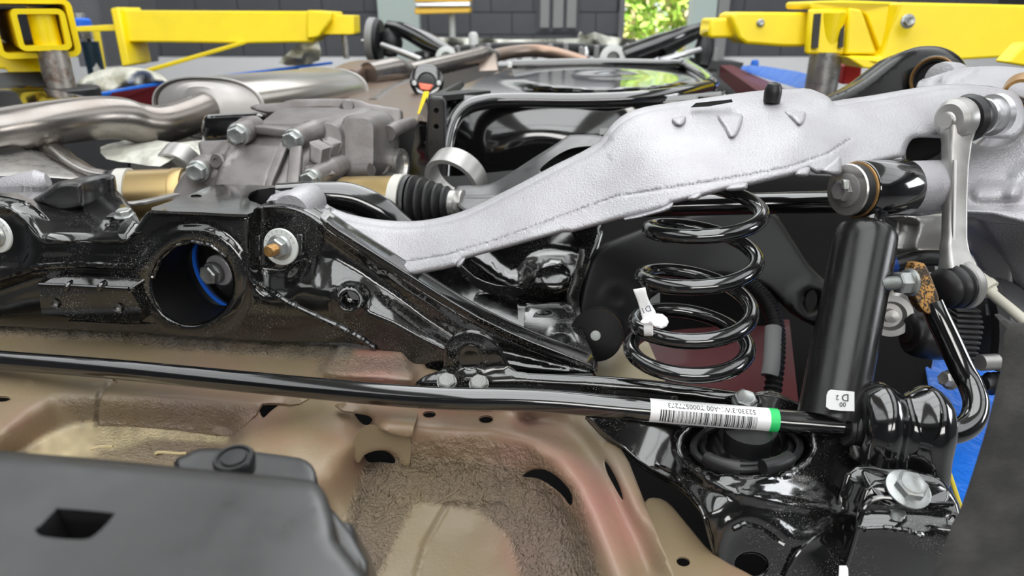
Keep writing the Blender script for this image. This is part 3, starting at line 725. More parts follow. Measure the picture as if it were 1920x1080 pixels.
# rear bumper beam: near, at lower left
bb = thing('bumper_beam', 'satin black bumper beam with slot, nearest at lower left', 'bumper beam', P(300, 1000, .27))
def bdep(x, y): return DZ(y, -.182 + 0 * x)
bo = [(-500, 820), (-120, 838), (0, 845), (200, 862), (400, 882), (560, 897), (592, 905), (610, 925), (622, 960), (632, 1010), (648, 1200), (-500, 1200)]
bt = plate('beam', sm2(bo, 3), bdep, M['black_satin'], bb, 0.05, ang=50, holes=[sm2([(66, 992), (76, 985), (104, 956), (112, 953), (205, 961), (212, 968), (180, 1002), (152, 1012), (80, 1006)], 3)], step=20, ext=(.12, .03, -1), rnd=26, rh=.006)
br = thing('bumper_bracket', 'black mounting bracket with round rubber plug behind the bumper beam', 'bracket', P(450, 870, .36))
bz = lambda x, y: DZ(y, -.226 + 0 * x)
plate('bracket_plate', sm2([(325, 870), (350, 852), (372, 842), (430, 842), (540, 855), (575, 864), (592, 885), (600, 930), (660, 1000), (690, 1100), (500, 1100), (380, 930)], 2), bz, M['black_satin'], br, .03, ang=45, step=20, ext=(0.05, .1, -1), rnd=10, rh=.003)
prism('side_flange', [(630, 975, .33), (660, 980, .33), (690, 1090, .29), (640, 1090, .29)], (0, .03, -.05), M['black_satin'], br, .002)
pg = P(440, 866, .352)
mesh('rubber_plug', *s_lathe(pg, (0, -.1, 1), [(-.006, .0095), (.0, .0104), (.002, .0104), (.0035, .0095), (.0035, .0082), (.0023, .0078), (.0023, .0064), (.0034, .006), (.0037, 0)], 36), M['rubber'], br)
# mud flap edge at far right
mf = thing('wheel_arch_liner', 'rough charcoal wheel arch liner along the right edge', 'arch liner', P(1880, 1000, .4))
plate('liner_panel', sm2([(1905, 610), (2000, 625), (2150, 640), (2150, 1180), (1722, 1180), (1745, 1120), (1765, 1075), (1800, 985), (1815, 955), (1855, 830), (1872, 765), (1890, 690)], 3), tps([(1900, 620, .47), (1960, 620, .46), (1960, 1120, .36), (1750, 1120, .40), (1810, 960, .43)]), M['flap'], mf, .006, ang=50, step=20)
prism('liner_lip', [(1873, 601, .5), (1884, 599, .5), (1935, 632, .47), (1935, 650, .47), (1905, 636, .48)], (.01, .02, -.004), M['flap'], mf, .0008)
# blue masking film along the right wing, with its yellow edge tape
bf = thing('masking_film', 'glossy bright blue masking film on the wing beside the bent bar end', 'masking film', P(1790, 850, .78))
plate('film', [(1735, 670), (1900, 660), (1900, 740), (1850, 1000), (1806, 985), (1772, 862), (1760, 820)], tps([(1735, 670, .92), (1900, 660, .95), (1806, 985, .62), (1850, 1000, .62), (1772, 850, .72)]), M['blue_film'], bf, .004, step=18)
mesh('edge_tape', *s_sweep(pts([(1764, 838, .715), (1786, 905, .665), (1812, 985, .61)]), .0022, 8), M['yellow_line'], bf)
prism('white_backing', [(1848, 735, .93), (1900, 728, .93), (1900, 850, .8), (1855, 850, .8)], (0, .01, 0), M['white'], bf)
# ================================================================== rear subframe
sf = thing('rear_subframe', 'glossy black pressed-steel rear subframe with large round hole, across the left', 'subframe', P(400, 620, .7))
def sfY(x): return .725 - .00009 * x
def sfb(x, y): return DY(y, sfY(x))
def ringb(cx, cy, r, w0, w1, h): return lambda x, y: h * (1 - sstep((np.abs(np.hypot(x - cx, y - cy) - r) - w0) / (w1 - w0)))
top = [(-330, 372), (-200, 360), (-60, 372), (0, 383), (22, 392), (48, 412), (66, 432), (80, 444), (93, 449), (150, 449), (228, 450), (244, 440), (258, 422), (272, 402), (284, 395), (300, 394), (380, 398), (462, 403), (473, 395), (487, 387), (520, 385), (552, 390), (585, 404), (620, 428), (660, 455), (720, 494), (800, 546), (880, 594), (960, 636), (1040, 666), (1108, 688)]
bot = [(1111, 700), (1000, 702), (900, 700), (820, 700), (770, 694), (740, 680), (712, 662), (706, 656), (690, 650), (648, 643), (560, 642), (444, 638), (311, 627), (150, 619), (0, 612), (-60, 608), (-330, 596)]
sf_out = sm2(top, 3, False) + sm2(bot, 2, False)
H1 = ell(361, 532, 76, 75, 44)
H2 = ell(655, 563, 18, 17, 20)
ridge = [(556, 492), (588, 480), (625, 482), (670, 508), (740, 560), (800, 603), (856, 640), (842, 652), (790, 634), (700, 598), (670, 570), (655, 540), (620, 560), (590, 565), (530, 555), (500, 520), (540, 512)]
recess = sm2([(483, 402), (520, 396), (560, 405), (590, 428), (590, 452), (562, 482), (540, 506), (505, 506), (484, 496), (476, 450)], 3)
UPR = sm2([(474, 396), (520, 380), (562, 386), (604, 408), (720, 484), (880, 585), (1000, 636), (1112, 684), (1108, 692), (980, 668), (860, 636), (760, 572), (690, 520), (640, 482), (600, 470), (562, 484), (536, 508), (500, 510), (476, 492)], 2)
ULX = [440, 480, 500, 536, 562, 590, 625, 670, 740, 800, 860, 1000, 1112]; ULY = [470, 498, 512, 508, 488, 478, 480, 506, 556, 600, 640, 672, 690]
def ledge(x, y):
    w = np.interp(x, [480, 560, 600, 660, 740, 860, 1112], [44, 52, 70, 74, 50, 24, 12]); t = np.clip((y - np.interp(x, ULX, ULY)) / w, 0, 1)
    t = t * .7 + .3 * sstep(t); return -.030 * (1 - t) * sstep((x - 462) / 30) * (1 - .5 * sstep((x - 800) / 250))
sfd = field(sfb, ringb(361, 532, 92, 10, 20, .007), bpoly(recess, 12, -.003), ledge, bdisc(655, 563, 24, 34, .009),
            bline([(620, 425), (720, 490), (880, 592), (1100, 686)], 10, 22, .006), bline([(-60, 535), (0, 517), (60, 498), (130, 493), (250, 497)], 2, 30, .006),
            bpoly([(-60, 398), (20, 402), (44, 424), (48, 470), (40, 492), (-60, 500)], 12, -.008), lambda x, y: .0012 * vnoise(x, y, 60, 4),
            lambda x, y: -.00006 * np.maximum(0, y - 590))
plate('crossmember', sf_out, sfd, M['black_gloss'], sf, .03, ang=180, holes=[H1, H2], step=9, ext=(0.05, 1, -.05), rnd=9, rh=.006, hrnd=5, hh=.003)
# inner sleeve of the big hole, blue ring and the bolt seen through it
c0 = P(361, 532, float(sfb(361, 532)) - .006); ax = Vector((.38, 1, .04)).normalized()
mesh('sleeve', *s_loft([[p + ax * t for p in pts([(x, y, float(sfb(x, y)) - .003) for x, y in ell(361, 532, 76, 75, 40)])] for t in (0, .05)], cap=False), M['shade_black'], sf)
c1 = P(432, 506, .79)
mesh('blue_ring', *s_lathe(c1, -ax, [(0, .049), (0, .0515), (.002, .052), (.004, .0515), (.004, .049), (0, .049)], 56), M['blue_cap'], sf, label='blue ring inside the big hole')
mesh('bushing_core', *s_lathe(c1, ax, [(-.001, .0495), (.006, .045), (.002, .036), (.012, .03), (.012, 0)], 48), M['black_clean'], sf)
mesh('outer_shell', *s_lathe(c1 - ax * .03, ax, [(0, .056), (.06, .056)], 40, cap=False), M['shade_black'], sf)
bp = P(398, 512, .79)
mesh('washer', *s_lathe(bp + Vector((.008, 0, .003)), -ax, [(-.004, .0185), (0, .0185), (.001, .0175), (.001, 0)], 36), M['cast_alu'], sf)
bolt(P(401, 511, .784), -ax, .0118, sf, M['zinc'], h=.009, fl=1.12)
# weld beads
def bead(l, r, n=26, par=None, mt='black_gloss', dep=sfd, dz=.001):
    q = dens(l, 7, False); path = [P(x, y, float(dep(np.array(float(x)), np.array(float(y)))) - dz) for x, y in q]
    rr = [r * random.uniform(.65, 1.3) for _ in q]
    mesh('weld_bead', *s_sweep(path, rr, 8, 2), M[mt], par or sf)
bead([(482, 530), (505, 545), (540, 568), (590, 592), (640, 615), (680, 637), (704, 655)], .0032)
bead([(-30, 530), (20, 516), (60, 503), (95, 496), (150, 495), (250, 500)], .0028)
bead([(60, 512), (110, 506), (160, 504), (262, 508)], .0016)
bead([(130, 602), (180, 604), (230, 607), (290, 607)], .0012)
bead([(286, 520), (300, 487), (330, 460), (361, 452), (395, 459), (425, 482)], .0022)
# raised pad with two threaded holes
pd = lambda x, y: sfb(x, y) - .02
padd = plate('mount_pad', sm2([(74, 536), (84, 532), (240, 541), (246, 548), (262, 606), (100, 592), (78, 586)], 2), pd, M['black_gloss'], sf, .022, ang=45, holes=[ell(105, 569, 11, 10, 16), ell(223, 577, 11, 10, 16)], step=14, ext=(0, 1, .0))
prism('pad_top', [(76, 533, float(pd(76, 533))), (242, 541, float(pd(242, 541))), (282, 516, float(sfb(282, 516)) - .003), (112, 512, float(sfb(112, 512)) - .003)], (0, 0, -.003), M['black_gloss'], sf, .001)
mesh('pad_lip', *s_sweep(pts([(75, 534, float(pd(75, 534))), (120, 536, float(pd(120, 536))), (242, 542, float(pd(242, 542)))]), .0026, 10), M['black_clean'], sf)
for px in (127, 189): mesh('pad_rib', *s_sweep(pts([(px - 4, 545, float(pd(px, 545)) - .001), (px, 536, float(pd(px, 536)) - .002), (px + 9, 527, float(pd(px, 527)) + .006)]), [.002, .0034, .002], 10), M['black_clean'], sf)
for px, py in ((105, 569), (223, 577)):
    c = P(px, py, float(pd(px, py)) + .012); mesh('threaded_hole', *s_lathe(c + Vector((0, .01, 0)), (0, -1, .15), [(0, 0), (0, .0048), (.003, .0056), (.0045, .0048), (.006, .0056), (.0075, .0048), (.009, .0056), (.0105, .0048), (.012, .0056), (.015, .0056)], 20), M['steel'], sf)
# camber washers and nuts
def camber(px, py, d, stud=True):
    a = Vector((-.22, -1, .12)).normalized(); c = P(px, py, d)
    mesh('camber_washer', *s_lathe(c, a, [(-.002, .0195), (0, .0195), (.0008, .0188), (.0008, 0)], 48), M['plastic_white'], sf)
    m = MB()
    for k in range(9):
        an = math.radians(200 + k * 20); _, A, B = frame(a); r0 = .0155; u = A * math.cos(an) + B * math.sin(an)
        m.add(*s_box(c + a * .0009 + u * .0165, u * .0017, a.cross(u) * .00022, a * .0002))
    m.build('washer_scale', M['tape_grey'], sf)
    bolt(c + a * .001, a, .0108, sf, M['zinc'], h=.0085, fl=1.25, name='nut', ph=.5, dish=False)
    if stud: mesh('stud', *s_thread(c + a * .009, a, .0062, .0145), M['brass'], sf)
camber(526, 463, .711); camber(-8, 440, .72, False)
prism('washer_stop', [(556, 440, .715), (567, 440, .715), (567, 480, .715), (556, 480, .715)], (0, .008, 0), M['black_gloss'], sf, .0008)
prism('washer_stop', [(478, 442, .715), (487, 442, .715), (487, 482, .715), (478, 482, .715)], (0, .008, 0), M['black_gloss'], sf, .0008)
# upper shells
trayd = tps([(90, 447, .735), (230, 449, .722), (262, 418, .75), (216, 342, .93), (150, 340, .93), (70, 355, .88), (-60, 350, .87), (-60, 385, .75), (45, 410, .74), (150, 395, .83), (170, 420, .79)])
plate('top_tray', sm2([(92, 448), (160, 449), (230, 449), (248, 436), (262, 418), (250, 395), (232, 370), (200, 344), (150, 338), (60, 348), (-60, 352), (-260, 352), (-260, 374), (-60, 374), (0, 384), (46, 411), (72, 440)], 2), trayd, M['black_gloss'], sf, .004, ang=180, step=14, holes=[ell(210, 423, 9, 2.5, 12)], ext=(0, .1, -1))
hump = sm2([(30, 368), (60, 372), (85, 358), (112, 340), (150, 340), (158, 352), (160, 382), (150, 392), (112, 399), (80, 388), (48, 378)], 3)
plate('hump', hump, lambda x, y: DY(y, .80) + 0 * x, M['black_satin'], sf, .07, ang=180, step=8, ext=(0, 1, -.1), rnd=12, rh=.022)
mesh('white_bush', *s_lathe(P(45, 350, .9), (1, .3, .2), [(-.03, .012), (-.02, .018), (.02, .018), (.03, .01)], 20), M['cast_alu'], sf)
plate('top_flange', sm2([(284, 394), (380, 398), (464, 402), (476, 392), (490, 384), (468, 376), (466, 366), (476, 358), (510, 352), (560, 350), (520, 348), (440, 346), (402, 347), (372, 358), (330, 374), (300, 384)], 2), tps([(284, 394, .70), (464, 402, .69), (300, 384, .73), (400, 348, .86), (560, 350, .86), (470, 370, .77)]), M['black_gloss'], sf, .003, ang=60, step=12, holes=[ell(368, 368, 11, 3.5, 14)], ext=(0, .1, -1))
plate('flange_well', [(462, 366), (476, 356), (575, 350), (600, 380), (500, 392), (470, 380)], lambda x, y: DY(y, .80), M['black_plain'], sf, .004, step=20)
arch = mesh('arch_tube', *s_sweep(pts([(520, 368, .83), (600, 366, .84), (660, 372, .85), (710, 395, .86), (745, 425, .87), (800, 470, .88)]), [.016, .017, .019, .020, .02, .018], 20), M['black_clean'], sf)
mesh('clip_bracket', *s_sweep(pts([(222, 384, .86), (262, 380, .87), (300, 372, .9), (330, 365, .93)]), .006, prof=rrect(1, .35, .15, 2)), M['steel'], sf)
prism('clip_plate', [(198, 406, .785), (244, 406, .785), (252, 398, .80), (210, 398, .80)], (0, 0, -.003), M['black_clean'], sf, .0006)
bolt(P(234, 405, .785), (0, -.1, 1), .0085, sf, M['zinc'], h=.006, ph=.1)
# diagonal brace edge flange
plate('brace_flange', sm2([(600, 405), (640, 432), (700, 470), (800, 533), (900, 594), (1000, 640), (1108, 682), (1111, 700), (1040, 676), (940, 634), (840, 576), (740, 514), (660, 462), (612, 428)], 2), lambda x, y: sfb(x, y) + .020 - .010 * sstep((x - 800) / 250), M['black_gloss'], sf, .02, ang=60, step=14, ext=(.1, 1, .1), rnd=4, rh=.003)
# long outer bracket with eyelet tab
ob = lambda x, y: np.where(y < 700, DY(y, .6), DY(y, .6) - .0)
tab = sm2([(778, 722), (786, 712), (800, 703), (826, 694), (832, 682), (833, 656), (840, 638), (858, 624), (884, 618), (912, 626), (934, 644), (948, 670), (962, 690), (990, 699), (1090, 703), (1200, 710), (1300, 722), (1400, 736), (1460, 742), (1500, 756), (1512, 772), (1500, 800), (1524, 822), (1505, 832), (1430, 834), (1320, 815), (1215, 792), (1060, 770), (900, 765), (800, 755)], 2)
obd = field(lambda x, y: DY(y, .585 - .00002 * (x - 800)) , lambda x, y: -.09 * sstep((720 - y) / 20) * 0, bline([(800, 712), (980, 708), (1200, 722), (1400, 748)], 8, 22, .004), ringb(881, 671, 30, 4, 12, .0015), lambda x, y: .00035 * np.maximum(0, y - 700))
plate('outer_bracket', tab, obd, M['black_gloss'], sf, .012, ang=180, holes=[], step=11, ext=(0, .5, -1), rnd=8, rh=.004, label='long black outer bracket with round eyelet tab')
plate('eyelet', ell(881, 671, 22, 25, 28), lambda x, y: obd(x, y) - .001, M['black_clean'], sf, .002, step=8, rnd=4, rh=.0015)
for px, py in ((838, 719), (898, 722)): bolt(P(px, py, .632), (0, -.45, 1), .0088, sf, M['zinc_dull'], h=.0045, fl=1.0)
bolt(P(1395, 756, .628), (0, -.35, 1), .0105, sf, M['zinc'], h=.007, fl=1.1, ph=.1)
plate('bracket_lobe', sm2([(1420, 742), (1455, 738), (1488, 752), (1500, 768), (1492, 772), (1470, 760), (1430, 756)], 3), lambda x, y: DY(y, .585), M['black_clean'], sf, .01, ang=180, step=8, rnd=7, rh=.006)
# dark brackets between the brace and the spring
plate('web_bracket', sm2([(888, 560), (905, 548), (965, 545), (970, 560), (972, 640), (968, 648), (890, 600)], 2), tps([(888, 560, .86), (970, 560, .86), (970, 640, .8), (890, 600, .83)]), M['black_gloss'], sf, .01, ang=60, step=14, holes=[ell(928, 597, 10, 4.5, 14)])
plate('seat_bracket', sm2([(985, 580), (1000, 573), (1060, 570), (1080, 590), (1100, 640), (1112, 668), (1090, 675), (1000, 640), (983, 630)], 2), field(tps([(985, 580, .84), (1080, 580, .84), (1110, 668, .74), (983, 630, .78)]), ringb(1052, 645, 20, 4, 10, .003)), M['black_gloss'], sf, .012, ang=60, step=10, holes=[ell(1020, 587, 15, 6, 16), ell(1056, 650, 12, 6, 16)])
plate('side_wall', sm2([(1060, 420), (1120, 415), (1110, 470), (1085, 560), (1100, 640), (1120, 690), (1105, 690), (1070, 630), (1062, 560), (1090, 470)], 2), tps([(1060, 420, .95), (1120, 415, .93), (1085, 560, .86), (1110, 690, .72), (1065, 600, .84)]), M['black_gloss'], sf, .02, ang=60, step=14)
plate('spring_tower', sm2([(800, 470), (900, 440), (1060, 415), (1130, 410), (1120, 470), (1090, 560), (1095, 690), (900, 690), (780, 560)], 2), field(tps([(800, 480, 1.0), (1060, 420, 1.0), (1120, 500, .97), (900, 690, .9), (1095, 690, .9)]), bdisc(1040, 520, 30, 75, .05, .7), bline([(880, 480), (940, 525), (990, 545)], 6, 22, .02)), M['black_gloss'], sf, .01, ang=180, step=14)
plate('curved_lip', sm2([(862, 495), (890, 520), (930, 535), (975, 540), (985, 550), (960, 556), (915, 550), (880, 530), (858, 505)], 2), tps([(862, 500, .88), (985, 548, .84), (915, 540, .86)]), M['black_gloss'], sf, .006, ang=60, step=10)
# ================================================================== suspension on the right
# ---- cast aluminium lower arm
la = thing('lower_control_arm', 'pale cast aluminium lower control arm sweeping up to the right', 'control arm', P(545, 400, .77))
ao = [(497, 384), (516, 370), (545, 365), (572, 370), (592, 381), (612, 397), (645, 411), (690, 421), (740, 426), (790, 425), (838, 416), (880, 402), (930, 378), (985, 350), (1045, 318), (1095, 294), (1128, 274), (1142, 255), (1158, 236), (1182, 219), (1214, 208), (1262, 200), (1331, 190), (1427, 177), (1500, 172), (1535, 173), (1556, 184), (1568, 197), (1600, 193), (1657, 185), (1757, 168), (1813, 164), (1862, 166), (1900, 172), (1916, 190), (1922, 218), (1914, 246), (1894, 260), (1860, 259), (1800, 257), (1761, 259), (1722, 258), (1706, 265), (1698, 284), (1690, 295), (1640, 306), (1572, 323), (1530, 326), (1516, 318), (1494, 328), (1450, 338), (1398, 350), (1364, 356), (1309, 371), (1257, 383), (1246, 391), (1160, 412), (1072, 436), (1054, 436), (960, 462), (868, 487), (856, 499), (800, 511), (763, 516), (720, 500), (660, 462), (600, 425), (560, 405)]
acl = [(526, 400, .765), (545, 372, .775), (600, 405, .775), (700, 450, .755), (760, 505, .735), (900, 400, .745), (870, 480, .71), (1000, 345, .74), (1000, 445, .685), (1130, 285, .725), (1130, 412, .668), (1220, 212, .74), (1220, 280, .69), (1240, 380, .645), (1350, 190, .75), (1350, 270, .668), (1350, 345, .637), (1500, 175, .74), (1500, 240, .665), (1510, 310, .64), (1600, 196, .70), (1600, 300, .65), (1700, 180, .70), (1700, 270, .665), (1800, 168, .70), (1800, 250, .685), (1900, 180, .71), (1900, 250, .695)]
ab = tps(acl)
RIB = [(700, 505), (760, 492), (837, 479), (933, 450), (1044, 409), (1155, 369), (1300, 346), (1400, 329), (1479, 314), (1553, 288), (1592, 262)]
def below(x, y, line):         # >0 below the line
    l = np.array(line, float); return y - np.interp(x, l[:, 0], l[:, 1])
ad = field(ab, bline(RIB, .6, 2.6, -.0022), lambda x, y: .006 * sstep((below(x, y, RIB) + 1) / 5) * sstep((x - 690) / 40) * sstep((1600 - x) / 60),
           
           bline([(612, 392), (606, 396)], 6, 14, .01), bline([(1150, 250), (1190, 228), (1260, 214), (1400, 200), (1550, 196)], 4, 18, .003),
           lambda x, y: .0004 * vnoise(x, y, 40, 9))
RL = dens(RIB, 7, False)
plate('arm_casting', sm2(ao, 2), ad, M['cast_alu'], la, .02, ang=180, step=7, extra=[[(x, y + k) for x, y in RL] for k in (-3, -1.4, 0, 1.4, 3, 5)], ext=(-.05, 1, .08), rnd=11, rh=.012)
for q in ([(1346, 216), (1390, 213), (1391, 232), (1382, 252), (1374, 258), (1366, 256), (1358, 240)], [(1478, 213), (1509, 208), (1510, 224), (1503, 233), (1496, 234), (1488, 226)], [(1260, 222), (1284, 217), (1286, 228), (1276, 236), (1264, 233)],
          [(1540, 320), (1560, 302), (1573, 292), (1578, 300), (1578, 324), (1560, 328)], [(1492, 330), (1496, 318), (1516, 313), (1519, 322), (1512, 331)], [(1363, 358), (1368, 347), (1398, 342), (1402, 349), (1396, 356)], [(1289, 374), (1296, 366), (1312, 361), (1315, 368), (1304, 376)],
          [(1170, 412), (1220, 398), (1250, 386), (1262, 380), (1254, 394), (1200, 408)], [(856, 500), (862, 488), (872, 486), (864, 500)]):
    plate('casting_lug', sm2(q, 3), lambda x, y: ad(x, y) - .009, M['cast_alu'], la, .016, ang=180, step=4, ext=(0, 1, .08), rnd=8, rh=.011)
mesh('bush_eye', *s_lathe(P(546, 398, .745), (.12, 1, 0), [(0, .0), (0, .012), (0, .019), (.004, .021), (.05, .021), (.054, .019), (.054, 0)], 32), M['cast_alu'], la)
mesh('bump_stop', *s_lathe(P(1448, 182, .72), (0, -.05, 1), [(-.005, .0085), (.004, .009), (.009, .0085), (.0135, .0065), (.015, .003), (.0155, 0)], 20), M['rubber'], la, label='black rubber bump stop')
plate('pad', [(1296, 201), (1305, 193), (1372, 186), (1374, 191), (1330, 199)], lambda x, y: DY(y, .745), M['rubber'], la, .004, step=10)
me_ = None
def text_mesh(s, size, font=None):
    c = bpy.data.curves.new('lettering', 'FONT'); c.body = s; c.size = size; c.align_x = 'CENTER'; c.align_y = 'CENTER'; c.resolution_u = 3
    o = bpy.data.objects.new('lettering', c); COL.objects.link(o)
    me = bpy.data.meshes.new_from_object(o.evaluated_get(bpy.context.evaluated_depsgraph_get())); V = [v.co.copy() for v in me.vertices]; Fc = [tuple(p.vertices) for p in me.polygons]
    bpy.data.objects.remove(o); bpy.data.curves.remove(c); bpy.data.meshes.remove(me)
    return V, Fc
def put_text(name, s, size, o, ux, uy, mt, parent, lift=.0003):
    V, Fc = text_mesh(s, size); ux = Vector(ux).normalized(); uy = Vector(uy).normalized(); n = ux.cross(uy)
    return mesh(name, [Vector(o) + ux * v.x + uy * v.y + n * lift for v in V], Fc, mt, parent, 30, fix=False)
a_, b_ = P(1138, 283, float(ad(np.array(1138.), np.array(283.)))), P(1148, 300, float(ad(np.array(1148.), np.array(300.))))
ux = (b_ - a_).normalized(); n_ = (Vector((0, 0, CZ)) - a_).normalized()
put_text('cast_mark', '>AlSi<', .006, a_ * .5 + b_ * .5 + n_ * .002, ux, n_.cross(ux), M['mach_alu'], la)

# ---- coil spring
sp = thing('coil_spring', 'glossy black coil spring standing under the aluminium arm', 'spring', P(1322, 720, .64))
FR = [(1362, 352, .64), (1350, 441, .625), (1338, 536, .612), (1326, 640, .60), (1318, 706, .592)]
cen = []; Rs = .0525
for px, py, d in FR: cen.append(P(px, py, d) + Vector((0, Rs, 0)))
# axis frame: tangential circle is horizontal, tilted a little
def axis_at(k):
    k = k + 1; i = int(max(0, min(len(cen) - 2, math.floor(k)))); return cen[i].lerp(cen[i + 1], k - i)
path = []; ks = np.arange(-.62, 3.42, 1 / 40)
cz = [c.z for c in cen]
for k in ks:
    c = axis_at(k); a = 2 * math.pi * k     # a=0 front, increasing k: front -> left -> back -> right
    kk = np.clip(k + 1, 0, 4); Z = float(np.interp(kk, range(5), cz))
    path.append(Vector((c.x - Rs * math.sin(a) * (1 + .0), c.y - Rs * math.cos(a), Z)))
# smooth heights
z = np.array([p.z for p in path]); ker = np.ones(15) / 15; zs = np.convolve(np.pad(z, 7, 'edge'), ker, 'valid')
for p, h in zip(path, zs): p.z = h
mesh('coil', *s_sweep(path, .0073, 20, smooth=False), M['black_clean'], sp, 50)
# paper tag looped on a coil
tg = thing('paper_tag', 'white paper tag marked D1 stuck on the left of the spring coil', 'tag', P(1225, 600, .6))
tp = plate('tag', [(1187, 543), (1210, 539), (1214, 556), (1220, 570), (1228, 582), (1230, 588), (1242, 589), (1251, 596), (1254, 604), (1250, 612), (1241, 616), (1228, 613), (1220, 606), (1206, 608), (1200, 604), (1205, 598), (1202, 588), (1196, 566)], lambda x, y: .592 - .004 * np.sin((x - 1188) / 67 * 2.6) - .002 * np.cos((y - 540) / 14), M['paper'], tg, .0004, ang=180, step=5, ext=(0, 1, 0))
q0 = P(1211, 580, .583)
dirx = (P(1203, 590, .583) - P(1227, 581, .583)).normalized(); nrm = (Vector((0, 0, CZ)) - q0).normalized()
put_text('print', 'D1', .0072, q0, dirx, nrm.cross(dirx), M['ink_blue'], tg, .0004)
mesh('tag_loop', *s_lathe(P(1216, 612, .6), (1, -.25, .1), [(-.0035, .0084), (.0035, .0084)], 24, cap=False), M['paper'], tg)

# ---- shock absorber
sh = thing('shock_absorber', 'black shock absorber tube with bushed eye under the arm end', 'shock absorber', P(1565, 770, .61))
st, sb = P(1628, 420, .645), P(1556, 790, .60); ax = (sb - st).normalized(); Ls = (sb - st).length
mesh('tube', *s_lathe(st, ax, [(0, .011), (.0015, .018), (.006, .0245), (.012, .027), (.02, .0275), (Ls, .0275)], 40), M['shock_black'], sh)
mesh('neck', *s_lathe(st - ax * .012, ax, [(0, .015), (.006, .013), (.016, .012)], 24), M['black_gloss'], sh)
eA, eB = P(1601, 356, .642), P(1692, 352, .662); ea = (eB - eA).normalized(); Le = (eB - eA).length
mesh('eye', *s_lathe(eA + ea * .004, ea, [(0, .0225), (0, .0265), (.001, .0272), (Le - .005, .0272), (Le - .004, .0265), (Le - .004, .02)], 44), M['black_clean'], sh)
mesh('eye_spacer', *s_lathe(eB - ea * .006, ea, [(0, .0235), (.006, .0255), (.05, .0255)], 40), M['cast_alu'], sh)
mesh('brass_ring', *s_lathe(eA + ea * .002, ea, [(-.0015, .0245), (-.001, .0262), (.001, .0262), (.0015, .0245)], 40), M['brass'], sh)
mesh('bushing', *s_lathe(eA - ea * .002, ea, [(-.004, .012), (-.004, .0235), (.004, .025), (.006, .02)], 40), M['rubber'], sh)
mesh('washer', *s_lathe(eA - ea * .008, ea, [(-.0015, .012), (-.001, .0235), (.0005, .0245), (.0015, .0238), (.003, .015)], 40), M['steel'], sh)
bolt(eA - ea * .009, -ea, .0105, sh, M['clear_cap'], h=.007, fl=1.5, ph=.1)
prism('square_nut', [(1582, 338, .624), (1594, 338, .624), (1594, 356, .624), (1582, 356, .624)], (0, .006, 0), M['zinc'], sh, .001)

# ---- stabilizer bar
sbx = thing('stabilizer_bar', 'long glossy black stabilizer bar running across the picture', 'stabilizer bar', P(800, 740, .6))
SP = pts([(-420, 628, .80), (-200, 654, .758), (-80, 666, .735), (0, 675, .722), (200, 691, .69), (400, 710, .66), (600, 729, .635), (760, 743, .62), (860, 748, .612), (950, 749, .608), (1040, 753, .604), (1150, 763, .602), (1300, 776, .600), (1450, 788, .597), (1580, 798, .592), (1700, 807, .588), (1768, 812, .586), (1802, 806, .588), (1824, 786, .594), (1830, 755, .602), (1820, 722, .612), (1804, 692, .617), (1780, 640, .621), (1756, 590, .624), (1746, 568, .626)])
mesh('bar', *s_sweep(SP, .0102, 24, 8), M['black_clean'], sbx, 60)
plate('flat_end', sm2([(1712, 500), (1718, 492), (1732, 494), (1742, 510), (1752, 535), (1760, 558), (1758, 580), (1742, 590), (1726, 578), (1716, 560), (1708, 530)], 3), lambda x, y: .618 + 0 * x, M['rust_paint'], sbx, .012, ang=60, step=8, rnd=4, rh=.002, label='rusty orange painted flattened bar end')
# barcode label wrapped on the bar
def bar_pt(px):            # bar centre by frame column
    xs = [960 + F * p.x / (p.dot(FWD) - CZ * FWD.z) for p in SPc]; i = int(np.argmin(np.abs(np.array(xs) - px))); return i
SPc = catmull(SP, 24)
def barframe(px):
    best = min(range(17 * 24), key=lambda i: abs((SPc[i].x) / ((SPc[i] - Vector((0, 0, CZ))).dot(FWD)) * F + 960 - px))
    c = SPc[best]; t = (SPc[best + 1] - SPc[best]).normalized(); n = (Vector((0, 0, CZ)) - c); n = (n - t * n.dot(t)).normalized(); return c, t, n, t.cross(n)
bl = thing('barcode_label', 'white barcode sticker with green end wrapped on the stabilizer bar', 'label', P(1335, 778, .59))
c0, t0, n0, u0 = barframe(1215); c1, _, _, _ = barframe(1440); c2, _, _, _ = barframe(1457)
u0 = u0 if u0.z > 0 else -u0
tb = (c1 - c0).normalized(); LL = (c1 - c0).length
def wrap(o, s, h, r):          # s along the bar, h height around it (arc length)
    a = h / r; return o + tb * s + (n0 * math.cos(a) + u0 * math.sin(a)) * r
def patch(name, s0, s1, h0, h1, r, mt, par, k=10):
    V = []; Fc = []
    for i in range(2):
        for j in range(k + 1): V.append(wrap(c0, (s0, s1)[i], h0 + (h1 - h0) * j / k, r))
    for j in range(k): Fc.append((j, j + 1, k + 2 + j, k + 1 + j))
    return V, Fc
rl = .0105
Lg = (c2 - c0).length
mesh('sticker', *patch('s', 0, LL, -.0135, .0145, rl, None, None, 16), M['paper'], bl, 60, fix=False)
mesh('green_end', *patch('s', LL, Lg, -.0135, .0145, rl, None, None, 16), M['green_tape'], bl, 60, fix=False)
m = MB(); s = .0085; rb = random.Random(11)
while s < LL - .0115:
    w = rb.choice([.00035, .00035, .0007, .0011]); m.add(*patch('b', s, s + w, -.0105, .0015, rl + .00012, None, None, 8)); s += w + rb.choice([.0004, .0005, .0009])
o = m.build('barcode', M['ink'], bl, 60)
V, Fc = text_mesh('52330-3W1-A00 T000577273', .0068)
xs = [v.x for v in V]; sc = (LL - .028) / (max(xs) - min(xs))
mesh('print', [wrap(c0, LL * .5 + .001 - v.x * sc, .0062 - v.y * 1.0, rl + .00014) for v in V], Fc, M['ink'], bl, 60, fix=False)

